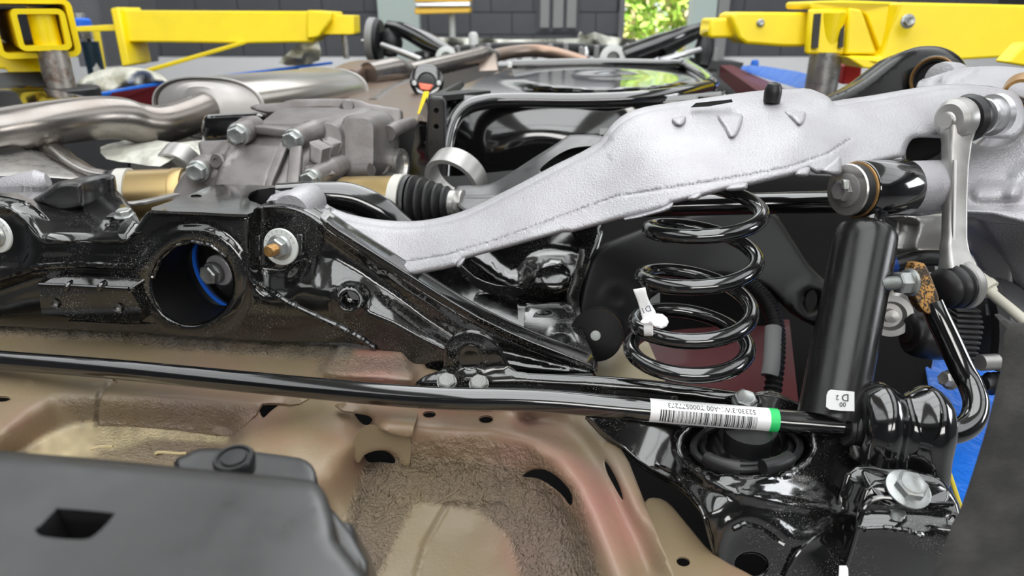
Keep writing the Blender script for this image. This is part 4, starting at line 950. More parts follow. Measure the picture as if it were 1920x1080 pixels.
# ---- bushing clamp on the bar
cl = thing('bushing_clamp', 'two-humped glossy black clamp over the bar bushing, bolted at lower right', 'clamp', P(1690, 930, .56))
cA, tA, nA, uA = barframe(1600); cB, _, _, _ = barframe(1766); tt = (cB - cA).normalized(); LC = (cB - cA).length
upv = Vector((0, .05, 1)); upv = (upv - tt * upv.dot(tt)).normalized(); frv = tt.cross(upv); frv = frv if frv.y < 0 else -frv
rings = []; NU = 30
for i in range(NU + 1):
    u = i / NU; hump = .5 - .5 * math.cos(4 * math.pi * (u * .93 + .03)); e = 1 - (max(0, abs(u - .5) - .44) / .06) ** 2
    R = (.0265 + .0075 * hump) * (.75 + .25 * math.sqrt(max(e, 0.0))); c = cA + tt * (LC * u); ring = []
    for j in range(4): ring.append(c + frv * (R * (.98 + .05 * (3 - j))) - upv * (.0475 - .0475 * j / 4) + tt * .004 * (4 - j) / 4)
    for j in range(17):
        a = math.pi * j / 16; ring.append(c + frv * R * math.cos(a) + upv * R * 1.22 * math.sin(a))
    for j in range(1, 5): ring.append(c - frv * R - upv * (.0475 * j / 4))
    rings.append(ring)
mesh('strap', *s_loft(rings), M['black_clean'], cl, 60)
mesh('bushing', *s_lathe(cA - tt * .009, tt, [(0, .0105), (0, .0165), (.001, .0175), (.004, .0178), (.006, .016), (.014, .0165)], 32), M['rubber'], cl)
fp = P(1702, 918, .535)
plate('clamp_foot', sm2([(1618, 880), (1660, 895), (1700, 880), (1745, 890), (1772, 905), (1780, 930), (1762, 948), (1700, 948), (1660, 940), (1632, 915)], 3), tps([(1618, 880, .55), (1780, 920, .545), (1700, 948, .53), (1660, 900, .545)]), M['black_clean'], cl, .004, ang=60, step=10, rnd=5, rh=.002, ext=(0, .3, -1))
bolt(fp, (.0, -.45, 1), .0118, cl, M['zinc'], h=.0085, fl=1.4, ph=.35)
mesh('bolt_shank', *s_thread(P(1684, 958, .535), (0, .1, -1), .0058, .014, .0016), M['zinc'], cl)

# ---- lower spring seat and rear bracket of the body side
ss = thing('spring_seat', 'black welded spring seat bracket with curved skirt at lower right', 'spring seat', P(1450, 1060, .5))
so = sm2([(1098, 780), (1200, 785), (1320, 800), (1500, 792), (1600, 800), (1640, 860), (1640, 940), (1625, 1000), (1585, 1085), (1565, 1130), (1360, 1130), (1352, 1075), (1338, 1030), (1325, 975), (1302, 938), (1270, 910), (1215, 880), (1170, 845)], 2)
sbd = tps([(1100, 780, .60), (1170, 845, .605), (1215, 880, .60), (1270, 912, .575), (1320, 800, .60), (1500, 800, .60), (1600, 800, .60), (1640, 930, .60), (1600, 870, .60), (1400, 900, .535), (1560, 960, .565), (1330, 960, .525), (1400, 1000, .538), (1480, 1010, .540), (1580, 1080, .553), (1400, 1080, .548), (1480, 1125, .552)])
def eldist(x, y, cx, cy, rx, ry): return np.hypot((x - cx) / rx, (y - cy) / ry)
ssd = field(sbd, lambda x, y: -.028 * (1 - sstep((eldist(x, y, 1400, 835, 125, 62) - .8) / .22)), lambda x, y: .006 * (1 - sstep((np.abs(eldist(x, y, 1400, 835, 125, 62) - 1.02) - .02) / .06)),
            bline(sm2([(1285, 876), (1340, 906), (1400, 928), (1470, 944), (1560, 956), (1590, 966)], 4, False), 3, 13, .006),
            bline(sm2([(1340, 1080), (1356, 1000), (1400, 972), (1450, 985), (1490, 1012), (1540, 1000), (1580, 960)], 4, False), 4, 20, .004))
plate('seat_shell', so, ssd, M['black_gloss'], ss, .006, ang=180, holes=[ell(1409, 1058, 30, 22, 24)], step=9, ext=(0, .6, -1), rnd=6, rh=.004, hrnd=6, hh=.003)
for k, (rx, ry, dd, rr) in enumerate(((100, 44, .008, .0032), (84, 34, .02, .003))):
    mesh('seat_ring', *s_sweep([P(1400 + rx * math.cos(a), 838 + ry * math.sin(a), .585 - .035 * math.sin(a) + dd) for a in np.linspace(0, 2 * math.pi, 28)[:-1]], rr, 10, 3, closed=True), M['rubber'], ss)
for a0, a1 in ((1.75, 2.6), (.5, 1.25)):
    mesh('rubber_lug', *s_sweep([P(1402 + 88 * math.cos(a), 842 + 36 * math.sin(a), .575 - .035 * math.sin(a)) for a in np.linspace(a0, a1, 8)], .0062, 12, 3), M['rubber'], ss)
mesh('seat_pillar', *s_lathe(P(1398, 845, .60), (0, 0, 1), [(-.02, .02), (.02, .02), (.022, 0)], 28), M['rubber'], ss)
mesh('skirt_lip', *s_sweep([P(x, y, float(sbd(np.array(float(x)), np.array(float(y))))) for x, y in [(1300, 934), (1318, 962), (1330, 1005), (1342, 1045), (1352, 1075)]], .0014, 8), M['black_clean'], ss)
mesh('skirt_lip', *s_sweep([P(x, y, float(sbd(np.array(float(x)), np.array(float(y)))) - .003) for x, y in [(1470, 1085), (1490, 1045), (1520, 1012), (1560, 985)]], .0014, 8), M['black_clean'], ss)
bead([(1230, 870), (1260, 885), (1298, 930)], .002, par=ss, dep=ssd); bead([(1375, 992), (1395, 982), (1425, 990), (1450, 1010), (1468, 1020)], .0022, par=ss, dep=ssd)
bx = sm2([(1612, 935), (1640, 900), (1760, 905), (1790, 930), (1802, 960), (1800, 1000), (1760, 1120), (1560, 1120), (1580, 1060), (1600, 990)], 2)
bxd = field(tps([(1612, 935, .54), (1790, 930, .545), (1800, 1000, .53), (1700, 960, .532), (1560, 1120, .565), (1760, 1120, .572)]), bline([(1615, 960), (1700, 962), (1780, 972)], 3, 12, -.004), bline([(1610, 990), (1690, 992), (1740, 1004)], 3, 12, .005))
plate('box_bracket', bx, bxd, M['black_gloss'], ss, .03, ang=180, step=10, rnd=8, rh=.006)
bead([(1618, 992), (1660, 990), (1700, 995), (1730, 1004)], .0022, par=ss, dep=bxd); bead([(1615, 962), (1650, 960), (1680, 962)], .0016, par=ss, dep=bxd)
mesh('box_lip', *s_sweep([P(x, y, float(bxd(np.array(float(x)), np.array(float(y)))) - .003) for x, y in [(1560, 1118), (1590, 1050), (1612, 975), (1625, 945), (1655, 932), (1720, 942), (1785, 945)]], .002, 8), M['black_clean'], ss)
t = prism('white_marker', [(1577, 1066, .52), (1590, 1066, .52), (1592, 1100, .51), (1575, 1100, .51)], (0, .003, 0), M['paper'], None)
tag(t, 'sliver of white card under the spring seat at the bottom edge', 'card')
# white sticker on the shock behind the clamp
stk = thing('shock_sticker', 'small white sticker reading D 2 beside the clamp', 'label', P(1575, 750, .585))
plate('sticker', sm2([(1550, 741), (1553, 734), (1558, 731), (1580, 733), (1602, 735), (1602, 771), (1575, 770), (1556, 768), (1549, 763)], 1), lambda x, y: .566 + 0 * x, M['paper'], stk, .0004, step=10, ext=(0, 1, 0))
for s, px, py, sz in (('D', 1585, 745, .0085), ('2', 1570, 745, .0058), ('00', 1580, 758, .0055)):
    put_text('print', s, sz, P(px, py, .5655), -RIGHT, -UP, M['ink'], stk, .0002)

# ---- stabilizer link
lk = thing('stabilizer_link', 'dull forged aluminium stabilizer link standing upright at right', 'stabilizer link', P(1795, 560, .66))
T = P(1795, 224, .655); Bm = P(1797, 535, .645)
lax = Vector((1, .35, .05)).normalized()
mesh('rod', *s_sweep(pts([(1796, 240, .655), (1793, 275, .655), (1791, 320, .655), (1790, 380, .655), (1789, 440, .651), (1789, 470, .649), (1795, 505, .646)]), [.0135, .011, .0098, .0092, .0094, .0108, .014], prof=rrect(1, .75, .35, 3), sub=6, up=RIGHT), M['link_alu'], lk, 50)
mesh('rod_web', *s_sweep(pts([(1790, 300, .643), (1789, 380, .643), (1788, 450, .644)]), .0016, 8), M['link_alu'], lk)
mesh('upper_head', *s_lathe(T - lax * .011, lax, [(-.004, .0), (-.004, .007), (-.002, .0078), (-.001, .0085), (.0, .0155), (.004, .0195), (.014, .0205), (.016, .0195), (.018, .0)], 36), M['link_alu'], lk)
mesh('head_disc', *s_lathe(T - lax * .0152, lax, [(-.001, 0), (-.001, .0075), (.001, .008)], 28), M['steel'], lk)
mesh('upper_boot', *s_lathe(T + lax * .007, lax, [(0, .015), (.002, .020), (.007, .0228), (.012, .0215), (.016, .017), (.019, .0145), (.021, .015), (.023, .013)], 36), M['rubber'], lk)
mesh('upper_collar', *s_lathe(T + lax * .03, lax, [(0, .012), (.001, .0165), (.004, .017), (.006, .014), (.012, .0135), (.013, .020), (.02, .0205)], 36), M['mach_alu'], lk)
mesh('lower_head', *s_lathe(Bm - lax * .002, lax, [(0, .0), (0, .0185), (.003, .0225), (.008, .0235), (.012, .021), (.013, 0)], 36), M['link_alu'], lk)
mesh('lower_boot', *s_lathe(Bm - lax * .024, lax, [(0, .011), (.002, .016), (.006, .019), (.010, .0175), (.012, .0165), (.014, .0195), (.017, .021), (.019, .0195), (.0205, .0215), (.023, .0215)], 36), M['rubber'], lk)
na = Vector((-1, -.12, .0)).normalized(); npos = P(1708, 529, .614)
mesh('flange_nut', *s_lathe(npos, na, [(0, .0125), (.0025, .0125), (.004, .0105), (.004, 0)], 32), M['zinc'], lk)
mesh('nut', *s_hex(npos + na * .003, na, .0105, .0105, .3, .1), M['zinc'], lk)
mesh('stud', *s_thread(npos + na * .0125, na, .0063, .0195, .0017), M['zinc'], lk)

# ---- knuckle / hub carrier
kn = thing('steering_knuckle', 'large pale cast aluminium hub knuckle at the right edge', 'knuckle', P(1850, 400, .75))
ko = sm2([(1700, 310), (1740, 308), (1768, 296), (1778, 275), (1800, 262), (1850, 275), (1890, 270), (1915, 250), (1960, 230), (1960, 412), (1860, 403), (1780, 398), (1705, 400)], 3)
kd = field(tps([(1700, 350, .70), (1800, 350, .71), (1900, 350, .70), (1960, 300, .69), (1900, 270, .72)]), lambda x, y: .014 * (1 - np.clip(np.abs(y - 354) / 48, 0, 1) ** 2) * sstep((1790 - x) / 20), bline([(1838, 362), (1890, 362), (1900, 360)], 8, 22, .010), bline([(1898, 362), (1910, 330), (1930, 315)], 6, 18, .006), lambda x, y: .006 * sstep((y - 388) / 8))
plate('carrier', ko, kd, M['cast_alu'], kn, .06, ang=180, step=9, rnd=8, rh=.008)
lo = sm2([(1830, 405), (1960, 412), (1960, 600), (1925, 560), (1895, 520), (1875, 480), (1850, 440)], 3)
plate('lower_web', lo, field(tps([(1830, 405, .76), (1960, 412, .70), (1960, 600, .72), (1870, 480, .78)])), M['cast_alu'], kn, .05, ang=180, step=12, rnd=14, rh=.015)
plate('inner_web', sm2([(1690, 405), (1720, 420), (1712, 455), (1720, 475), (1780, 480), (1870, 478), (1880, 440), (1840, 410), (1780, 400)], 3), tps([(1690, 405, .86), (1720, 470, .84), (1870, 478, .84), (1840, 410, .84)]), M['link_alu'], kn, .05, ang=180, step=12, rnd=9, rh=.012)
plate('upper_ear', sm2([(1716, 196), (1727, 172), (1760, 160), (1768, 140), (1800, 128), (1850, 124), (1900, 126), (1960, 140), (1960, 200), (1900, 180), (1860, 170), (1800, 168)], 3), field(tps([(1716, 190, .80), (1800, 130, .82), (1900, 130, .80), (1960, 190, .76), (1800, 168, .77)]), bline([(1772, 172), (1786, 150), (1822, 132)], 5, 14, .01)), M['cast_alu'], kn, .05, ang=180, step=9, rnd=8, rh=.008)
mesh('hub_ring', *s_lathe(P(1912, 176, .735), (.75, 1, .15), [(0, .012), (0, .0155), (.012, .017), (.03, .017)], 36, cap=False), M['brass'], kn)
mesh('bush_nose', *s_lathe(P(1768, 148, .86), (-1, -.55, .15), [(-.02, .022), (.0, .021), (.008, .019), (.01, .012), (.01, 0)], 36), M['cast_alu'], kn)
mesh('hub_bore', *s_lathe(P(1745, 288, .74), (.9, 1, .1), [(0, .026), (0, .0285), (.03, .0285)], 44, cap=False), M['steel'], kn)
mesh('bore_inside', *s_lathe(P(1748, 288, .75), (.9, 1, .1), [(0, .026), (.001, 0)], 40), M['black_plain'], kn)
mesh('flange_stud', *s_lathe(P(1669, 592, .74), (-.3, -1, .3), [(-.02, .02), (0, .0225), (.003, .0225), (.003, .016), (-.004, .013), (-.004, .0075), (.008, .007), (.009, 0)], 36), M['link_alu'], kn)
mesh('stud_cup', *s_sweep(pts([(1670, 600, .76), (1700, 560, .78), (1740, 540, .80)]), [.018, .018, .02], 16), M['link_alu'], kn)
# ---- upper black arm with bush behind
ua = thing('upper_control_arm', 'glossy black curved control arm with rubber bush at upper right', 'control arm', P(1600, 200, .95))
uo = sm2([(1380, 240), (1460, 208), (1520, 190), (1575, 172), (1620, 148), (1660, 118), (1690, 98), (1725, 87), (1765, 88), (1795, 102), (1812, 124), (1806, 140), (1780, 128), (1740, 132), (1716, 150), (1708, 172), (1700, 200), (1640, 215), (1500, 245), (1400, 262)], 3)
plate('arm', uo, tps([(1380, 250, .95), (1560, 200, .92), (1700, 130, .92), (1760, 92, .93), (1810, 130, .93)]), M['arm_black'], ua, .045, ang=180, step=9, rnd=16, rh=.02)
ubx = Vector((-.9, -.75, .12)).normalized()
mesh('bush', *s_lathe(P(1752, 148, .90), ubx, [(-.02, .030), (.004, .030), (.006, .028), (.006, .022), (.002, .02), (.002, 0)], 44), M['rubber'], ua)
mesh('bush_ring', *s_lathe(P(1752, 148, .90), ubx, [(.005, .0235), (.0085, .0255), (.0085, .0275), (.005, .0285)], 44, cap=False), M['brass'], ua)
# ---- motor unit and harness by the link
mo = thing('brake_motor', 'black ribbed brake motor housing behind the bent bar end', 'motor', P(1830, 620, .76))
max_ = Vector((1, .25, .05)).normalized(); mc = P(1800, 610, .765)
mesh('housing', *s_lathe(mc, max_, [(-.0, .04), (.004, .048), (.05, .048), (.06, .042), (.075, .038), (.08, .02), (.08, 0)], 44), M['motor_black'], mo)
for k in range(11):
    py = 580 + k * 10
    prism('rib', [(1795, py, .712 - k * .0005), (1846 - abs(k - 3) * 2, py + 2, .716), (1846 - abs(k - 3) * 2, py + 7, .716), (1795, py + 5, .712)], (0, .02, 0), M['motor_black'], mo, .0008)
plate('rating_patch', [(1848, 570), (1872, 570), (1874, 590), (1850, 591)], lambda x, y: .715 + 0 * x, M['frame_grey'], mo, .001, step=12)
mesh('motor_cap', *s_sweep(pts([(1697, 622, .735), (1706, 622, .735), (1722, 626, .735), (1745, 630, .735), (1775, 634, .745)]), [.012, .021, .025, .0255, .024], 20), M['rubber'], mo)
plate('strap', sm2([(1836, 512), (1858, 512), (1882, 545), (1894, 590), (1892, 640), (1880, 690), (1868, 692), (1874, 640), (1872, 590), (1860, 550)], 3), lambda x, y: .70 + 0 * x, M['black_satin'], mo, .012, ang=60, step=10)
mesh('bolt_barrel', *s_lathe(P(1838, 680, .70), (1, .1, 0), [(0, .006), (0, .0085), (.018, .0085), (.02, .006)], 24), M['link_alu'], mo)
bolt(P(1783, 712, .72), (-1, -.3, .3), .008, mo, M['link_alu'], h=.01)
mesh('lower_rod', *s_lathe(P(1845, 718, .72), (1, .1, 0), [(0, .008), (.04, .008), (.04, .011), (.06, .011)], 20), M['link_alu'], mo)
mesh('rubber_bellows', *s_lathe(P(1846, 720, .70), (1, .1, 0), [(0, .007)] + [(.003 + .003 * k, .012 if k % 2 else .008) for k in range(8)], 20), M['rubber'], mo)
ca = thing('sensor_cable', 'cream sensor lead with plug crossing the motor at right', 'cable', P(1850, 560, .68))
mesh('cable', *s_sweep(pts([(1845, 535, .69), (1865, 555, .68), (1895, 580, .66), (1930, 610, .64)]), .0052, 14), M['wire_cream'], ca)
mesh('plug', *s_lathe(P(1822, 518, .70), P(1862, 552, .685) - P(1822, 518, .70), [(0, .009), (.006, .010), (.012, .0105), (.015, .0115), (.021, .0115), (.022, .008), (.026, .006)], 20), M['wire_cream'], ca)
hs = thing('brake_hose', 'black hose with blue bands between the shock and the link', 'hose', P(1720, 490, .72))
mesh('hose', *s_sweep(pts([(1660, 500, .72), (1690, 492, .715), (1730, 484, .71), (1775, 486, .72), (1800, 500, .74)]), .0085, 16), M['rubber'], hs)
for a, b in ((1666, 1678), (1694, 1704)): mesh('blue_band', *s_lathe(P(a, 497 - (a - 1666) * .17, .7155), P(b, 494 - (b - 1678) * .17, .7145) - P(a, 497 - (a - 1666) * .17, .7155), [(0, .0088), (.0008, .0092), (.0062, .0092), (.007, .0088)], 20), M['blue_paint'], hs)
# ---- trailing arm plate and lateral rod behind the spring
tr = thing('trailing_arm', 'black pressed trailing arm plate in shade behind the spring', 'suspension arm', P(1300, 560, .9))
to = sm2([(1120, 470), (1180, 440), (1240, 420), (1330, 400), (1440, 395), (1480, 440), (1520, 500), (1560, 540), (1575, 600), (1540, 615), (1490, 590), (1440, 540), (1380, 520), (1300, 520), (1220, 560), (1170, 640), (1110, 650), (1085, 600), (1095, 530)], 3)
plate('arm_plate', to, field(tps([(1100, 600, .86), (1200, 450, .92), (1440, 420, .95), (1560, 580, .86), (1300, 500, .92)]), ringb(1155, 560, 22, 3, 10, .003), ringb(1522, 565, 30, 4, 14, .006)), M['shade_black'], tr, .015, ang=180, holes=[ell(1526, 565, 16, 22, 18)], step=12, rnd=10, rh=.006)
rb_ = Vector((-.25, -1, .35)).normalized(); rc = P(1118, 628, .80)
mesh('bush_sleeve', *s_lathe(rc, rb_, [(-.05, .030), (-.012, .031), (-.01, .024), (0, .024), (0, 0)], 40), M['shade_black'], tr)
mesh('bush_ring', *s_lathe(rc - rb_ * .012, rb_, [(-.001, .027), (-.001, .030), (.002, .030), (.002, .027)], 40), M['brass'], tr)
mesh('bush_disc', *s_lathe(rc + rb_ * .001, rb_, [(0, .031), (.003, .031), (.004, .028), (.004, 0)], 40), M['shade_black'], tr)
mesh('bush_core', *s_lathe(rc + rb_ * .005, rb_, [(0, .0058), (.003, .0058), (.004, .004), (.004, 0)], 24), M['plastic_white'], tr)
rod = thing('lateral_rod', 'straight black lateral rod passing behind the spring top', 'suspension rod', P(1400, 385, .85))
mesh('rod', *s_sweep(pts([(1120, 392, .88), (1300, 385, .86), (1600, 378, .82)]), .0135, 20), M['black_clean'], rod)
wl = thing('wheel_house', 'dark fibrous wheel house liner in shade behind the shock', 'wheel house', P(1500, 760, .95))
plate('liner', sm2([(1080, 380), (1250, 330), (1560, 330), (1720, 420), (1760, 560), (1745, 700), (1740, 860), (1620, 860), (1480, 800), (1440, 700), (1440, 560), (1240, 470), (1100, 470)], 2), tps([(1100, 400, 1.15), (1400, 340, 1.15), (1720, 430, 1.1), (1745, 850, .78), (1480, 800, .85), (1450, 600, 1.05)]), M['liner'], wl, .006, ang=60, step=26)
prism('inner_shelf', [(1240, 470, 1.0), (1460, 480, 1.0), (1460, 660, .95), (1240, 640, .95)], (0, .01, 0), M['liner'], wl)
ch = thing('wiring_conduit', 'black corrugated wiring conduit running down behind the spring', 'conduit', P(1450, 700, .8))
cp_ = catmull(pts([(1390, 520, .86), (1430, 555, .84), (1452, 600, .82), (1456, 660, .80), (1448, 740, .78)]), 16)
mesh('conduit', *s_sweep(cp_, [.0085 if k % 2 else .0105 for k in range(len(cp_))], 14, smooth=False), M['rubber'], ch)
mesh('grey_sleeve', *s_sweep(pts([(1450, 615, .81), (1447, 680, .79), (1443, 705, .785)]), .0098, 16), M['tape_grey'], ch)
# ================================================================== driveline, exhaust, tank
df_ = thing('differential', 'grey cast aluminium differential housing with ribs and hex bolts', 'differential', P(560, 380, .98))
do = sm2([(372, 275), (378, 264), (425, 262), (438, 246), (455, 234), (470, 232), (545, 238), (580, 232), (592, 236), (600, 252), (602, 270), (606, 300), (640, 320), (640, 352), (620, 380), (380, 390), (330, 395), (322, 370), (335, 340), (352, 320), (376, 300)], 2)
dd = field(tps([(380, 270, .99), (460, 236, 1.0), (590, 236, .99), (560, 300, .93), (450, 320, .92), (420, 380, .90), (340, 370, .95), (640, 340, .97), (560, 380, .90)]),
           bline([(446, 262), (410, 300), (372, 330)], 8, 22, .012), bline([(462, 238), (550, 244)], 8, 16, .008),
           bdisc(551, 262, 16, 24, .014), bdisc(447, 252, 16, 24, .014))
plate('cover', do, dd, M['diff_alu'], df_, .08, ang=38, step=6, rnd=6, rh=.006)
plate('cover_face', sm2([(428, 276), (440, 270), (520, 272), (528, 278), (512, 318), (500, 350), (494, 396), (392, 402), (402, 345), (416, 300)], 2), lambda x, y: dd(x, y) - .012, M['diff_alu'], df_, .03, ang=45, step=9, rnd=8, rh=.008)
for l, r in (([(556, 280, .928), (553, 320, .905), (546, 385, .885)], .0085), ([(534, 272, .935), (519, 310, .908), (503, 350, .893), (497, 392, .88)], .006), ([(462, 242, .978), (500, 244, .965), (548, 250, .962)], .009)):
    mesh('rib', *s_sweep(pts(l), r, 10, prof=rrect(1, .7, .35, 3), up=RIGHT), M['diff_alu'], df_)
for q, dq in (([(580, 266), (606, 280), (602, 311), (580, 303)], .925), ([(603, 260), (627, 271), (620, 297), (604, 290)], .96), ([(571, 312), (592, 316), (612, 330), (600, 345), (572, 350)], .91)):
    plate('rib_plate', q, (lambda v: (lambda x, y: v + 0 * x))(dq), M['diff_alu'], df_, .02, ang=40, step=8, rnd=3, rh=.003, ext=(.4, 1, 0))
# main case behind the cover: rounded lofted box
def case(name, secs, mt, par, r=.35):
    rings = []
    for (x0, x1, y0, y1, d) in secs:
        cx, cy = (x0 + x1) / 2, (y0 + y1) / 2; q = rrect((x1 - x0) / 2, (y1 - y0) / 2, min(x1 - x0, y1 - y0) * r, 5)
        rings.append([P(cx + a, cy - b, d) for a, b in q])
    return mesh(name, *s_loft(rings), mt, par, 50)
case('main_case', [(470, 640, 232, 380, .99), (480, 660, 222, 380, 1.02), (500, 700, 206, 370, 1.06), (520, 715, 200, 360, 1.12), (520, 700, 195, 340, 1.2)], M['diff_alu'], df_, .18)
plate('case_flange', sm2([(470, 204), (480, 196), (530, 192), (552, 186), (660, 185), (690, 194), (740, 202), (752, 208), (750, 232), (735, 236), (700, 216), (660, 206), (640, 205), (620, 202), (560, 204), (545, 212), (500, 212)], 2), lambda x, y: 1.10 + .00008 * (x - 470), M['diff_alu'], df_, .02, ang=50, step=9, rnd=4, rh=.004)
case('side_lobe', [(640, 700, 222, 322, 1.0), (632, 712, 216, 330, 1.03), (640, 736, 208, 335, 1.08), (655, 748, 206, 330, 1.16)], M['diff_alu'], df_, .34)
for a, b, r in (((551, 262, .935), (612, 238, 1.03), .0165), ((584, 336, .905), (641, 308, .99), .0155), ((447, 252, .94), (478, 236, 1.0), .0165), ((371, 321, .925), (396, 308, .97), .0165)):
    pa, pb = P(*a), P(*b); v = (pb - pa); L_ = v.length; mesh('bolt_boss', *s_lathe(pa, v, [(0, r * .85), (.003, r), (L_ * .5, r), (L_ * .52, r * 1.08), (L_ * .6, r * 1.08), (L_, r * .9)], 28), M['diff_alu'], df_)
    bolt(pa, -v, .0125 if r > .016 else .0118, df_, M['zinc'], h=.011, fl=1.22, ph=.35)
mesh('drain_plug', *s_lathe(P(407, 302, .925), (-.3, -1, .25), [(-.01, .011), (0, .0112), (.001, .0095), (.003, .009), (.003, .004), (.001, .0035), (.001, 0)], 28), M['diff_alu'], df_)
for i, l in enumerate([[(580, 250, 1.0), (604, 282, .975), (602, 308, .97)], [(606, 262, 1.02), (622, 275, 1.0), (620, 300, .99)], [(590, 300, .965), (612, 318, .965)]]): mesh('rib', *s_sweep(pts(l), .0065, 10, prof=rrect(1, .6, .3, 2)), M['diff_alu'], df_)
for px, py, d, r in ((648, 318, 1.0, .009), (716, 315, 1.06, .012), (752, 300, 1.12, .014), (612, 236, 1.02, .012), (652, 198, 1.08, .011), (724, 246, 1.08, .012), (690, 320, 1.0, .012)):
    mesh('casting_boss', *s_lathe(P(px, py, d), (.35, -1, .3), [(-.04, r), (-.004, r), (0, r * .7), (0, 0)], 20), M['diff_alu'], df_)
mesh('side_boss', *s_sweep(pts([(655, 322, 1.0), (695, 320, .99)]), .011, 14), M['diff_alu'], df_)
mesh('breather_pipe', *s_sweep(pts([(728, 250, 1.06), (745, 240, 1.1), (770, 232, 1.2)]), .012, 14), M['diff_alu'], df_)
mesh('output_seal', *s_lathe(P(755, 310, 1.1), (1, -.3, .0), [(-.03, .026), (0, .026), (0, .02), (-.006, .018), (-.006, 0)], 32), M['steel'], df_)
plate('cast_label', [(678, 236), (704, 227), (714, 248), (690, 260)], lambda x, y: 1.003 + 0 * x + .0012 * (x - 678), M['plastic_white'], df_, .001, step=10, label='small pale rating sticker')
m = MB()
for k in range(3):
    pa, pb = P(685 + k * 3, 240 + k * 6, 1.004 + .0012 * 9), P(703 + k * 3, 233 + k * 6, 1.002 + .0012 * 27); m.add(*s_sweep([pa, pb], .0011, 6, smooth=False))
m.build('print_lines', M['tape_grey'], df_)
put_text('cast_letters', '97 HPCBH', .009, P(500, 248, .972), RIGHT, UP, M['diff_alu'], df_, .002)
# black mount beside the differential
mb = thing('differential_mount', 'black rubber-coated mount block left of the differential top', 'mount', P(430, 270, 1.05))
plate('mount_body', sm2([(380, 225), (388, 216), (400, 214), (470, 211), (488, 212), (495, 222), (470, 232), (450, 240), (430, 262), (380, 264)], 2), lambda x, y: DY(y, 1.08), M['black_clean'], mb, .08, ang=50, step=9, rnd=8, rh=.015)
# ---- drive shafts
def cv(name, label, a, b, prof, mats, parent=None):
    t = thing(name, label, 'drive shaft', a); v = (Vector(b) - Vector(a)).normalized()
    for nm, pr, mt in prof: mesh(nm, *s_lathe(a, v, pr, 44), M[mt], t)
    return t
def boot(x0, L, r0, r1, n=6):
    p = []
    for k in range(n):
        f = k / n; rr = r0 + (r1 - r0) * f; x = x0 + L * f; p += [(x, rr * .86), (x + L / n * .3, rr), (x + L / n * .6, rr), (x + L / n * .85, rr * .84)]
    return p + [(x0 + L, r1)]
a, b = P(640, 386, .955), P(960, 384, .90)
cv('drive_shaft', 'drive shaft with gold joint and black ribbed boot right of the differential', a, b, [
    ('inner_stub', [(-.06, .03), (0.004, .03), (.006, .034)], 'diff_alu'), ('joint_housing', [(.004, .034), (.006, .0395), (.01, .0405), (.085, .0405), (.088, .036)], 'gold'),
    ('boot_clamp', [(.083, .0405), (.084, .0428), (.098, .0428), (.099, .0405)], 'clamp'), ('boot', [(.097, .0405), (.102, .042), (.106, .0405)] + boot(.106, .055, .041, .022, 5), 'rubber'),
    ('small_clamp', [(.16, .0185), (.161, .0205), (.168, .0205), (.169, .0195), (.171, .0205), (.179, .0205), (.18, .018)], 'steel'), ('shaft', [(.15, .0135), (.45, .0135)], 'black_satin')], None)
a, b = P(372, 366, 1.03), P(200, 372, 1.01)
cv('drive_shaft', 'drive shaft with gold joint and white clamp left of the differential', a, b, [
    ('inner_stub', [(-.05, .036), (.02, .036)], 'diff_alu'), ('joint_housing', [(.015, .034), (.017, .040), (.022, .0418), (.032, .0418), (.033, .0405), (.092, .0405), (.094, .038)], 'gold'),
    ('boot_clamp', [(.091, .0405), (.092, .0435), (.108, .0435), (.109, .04)], 'clamp'), ('boot', [(.107, .0405), (.113, .0425), (.117, .0405)] + boot(.117, .04, .041, .024, 4), 'rubber'), ('shaft', [(.15, .0135), (.4, .0135)], 'black_satin')], None)
# ---- polished mount rings
def hoop(label, c, ax, R, w, t):
    o = mesh('mount_ring', *s_lathe(c, ax, [(0, R - t), (0, R), (.004, R + .001), (w, R + .001), (w, R - t), (0, R - t)], 48), M['link_alu']); tag(o, label, 'mount ring', 'mount rings by the drive shafts'); return o
hoop('bright steel mount ring right of the differential, above the ribbed boot', P(846, 346, 1.02), (.5, 1, .55), .045, .03, .007)
hoop('bright steel mount ring behind the left gold joint', P(328, 318, 1.12), (.2, 1, .5), .032, .03, .005)
# ---- exhaust
ex = thing('exhaust_pipe', 'bent stainless exhaust pipe at upper left', 'exhaust pipe', P(150, 260, 1.12))
mesh('pipe', *s_sweep(pts([(-300, 300, .94), (-80, 262, 1.02), (0, 247, 1.05), (90, 232, 1.08), (170, 222, 1.12), (225, 222, 1.16), (262, 231, 1.19), (300, 234, 1.22), (345, 222, 1.27), (400, 200, 1.33)]), [.0355, .0355, .0352, .035, .0352, .0355, .0345, .034, .034, .034], 28, 8), M['exhaust'], ex, 60)
mesh('weld_seam', *s_sweep([P(238, 226, 1.17) + (RIGHT * -.012 * math.cos(a) * .5 + UP * .0363 * math.cos(a) - FWD * .0363 * math.sin(a)) for a in np.linspace(-.6, 1.4, 10)], .0018, 8), M['brass'], ex)
mu = thing('muffler', 'large oval stainless muffler with stepped end cap', 'muffler', P(470, 215, 1.45))
Ca, Cb = P(392, 205, 1.33), P(612, 172, 1.80); av = (Cb - Ca).normalized(); hv = Vector((av.y, -av.x, 0)).normalized(); vv = hv.cross(av); vv = vv if vv.z > 0 else -vv
def oval(c, w, h): return [c + hv * (w * math.copysign(abs(math.cos(a)) ** .8, math.cos(a))) + vv * (h * math.copysign(abs(math.sin(a)) ** .8, math.sin(a))) for a in np.linspace(0, 2 * math.pi, 49)[:-1]]
Lm = (Cb - Ca).length
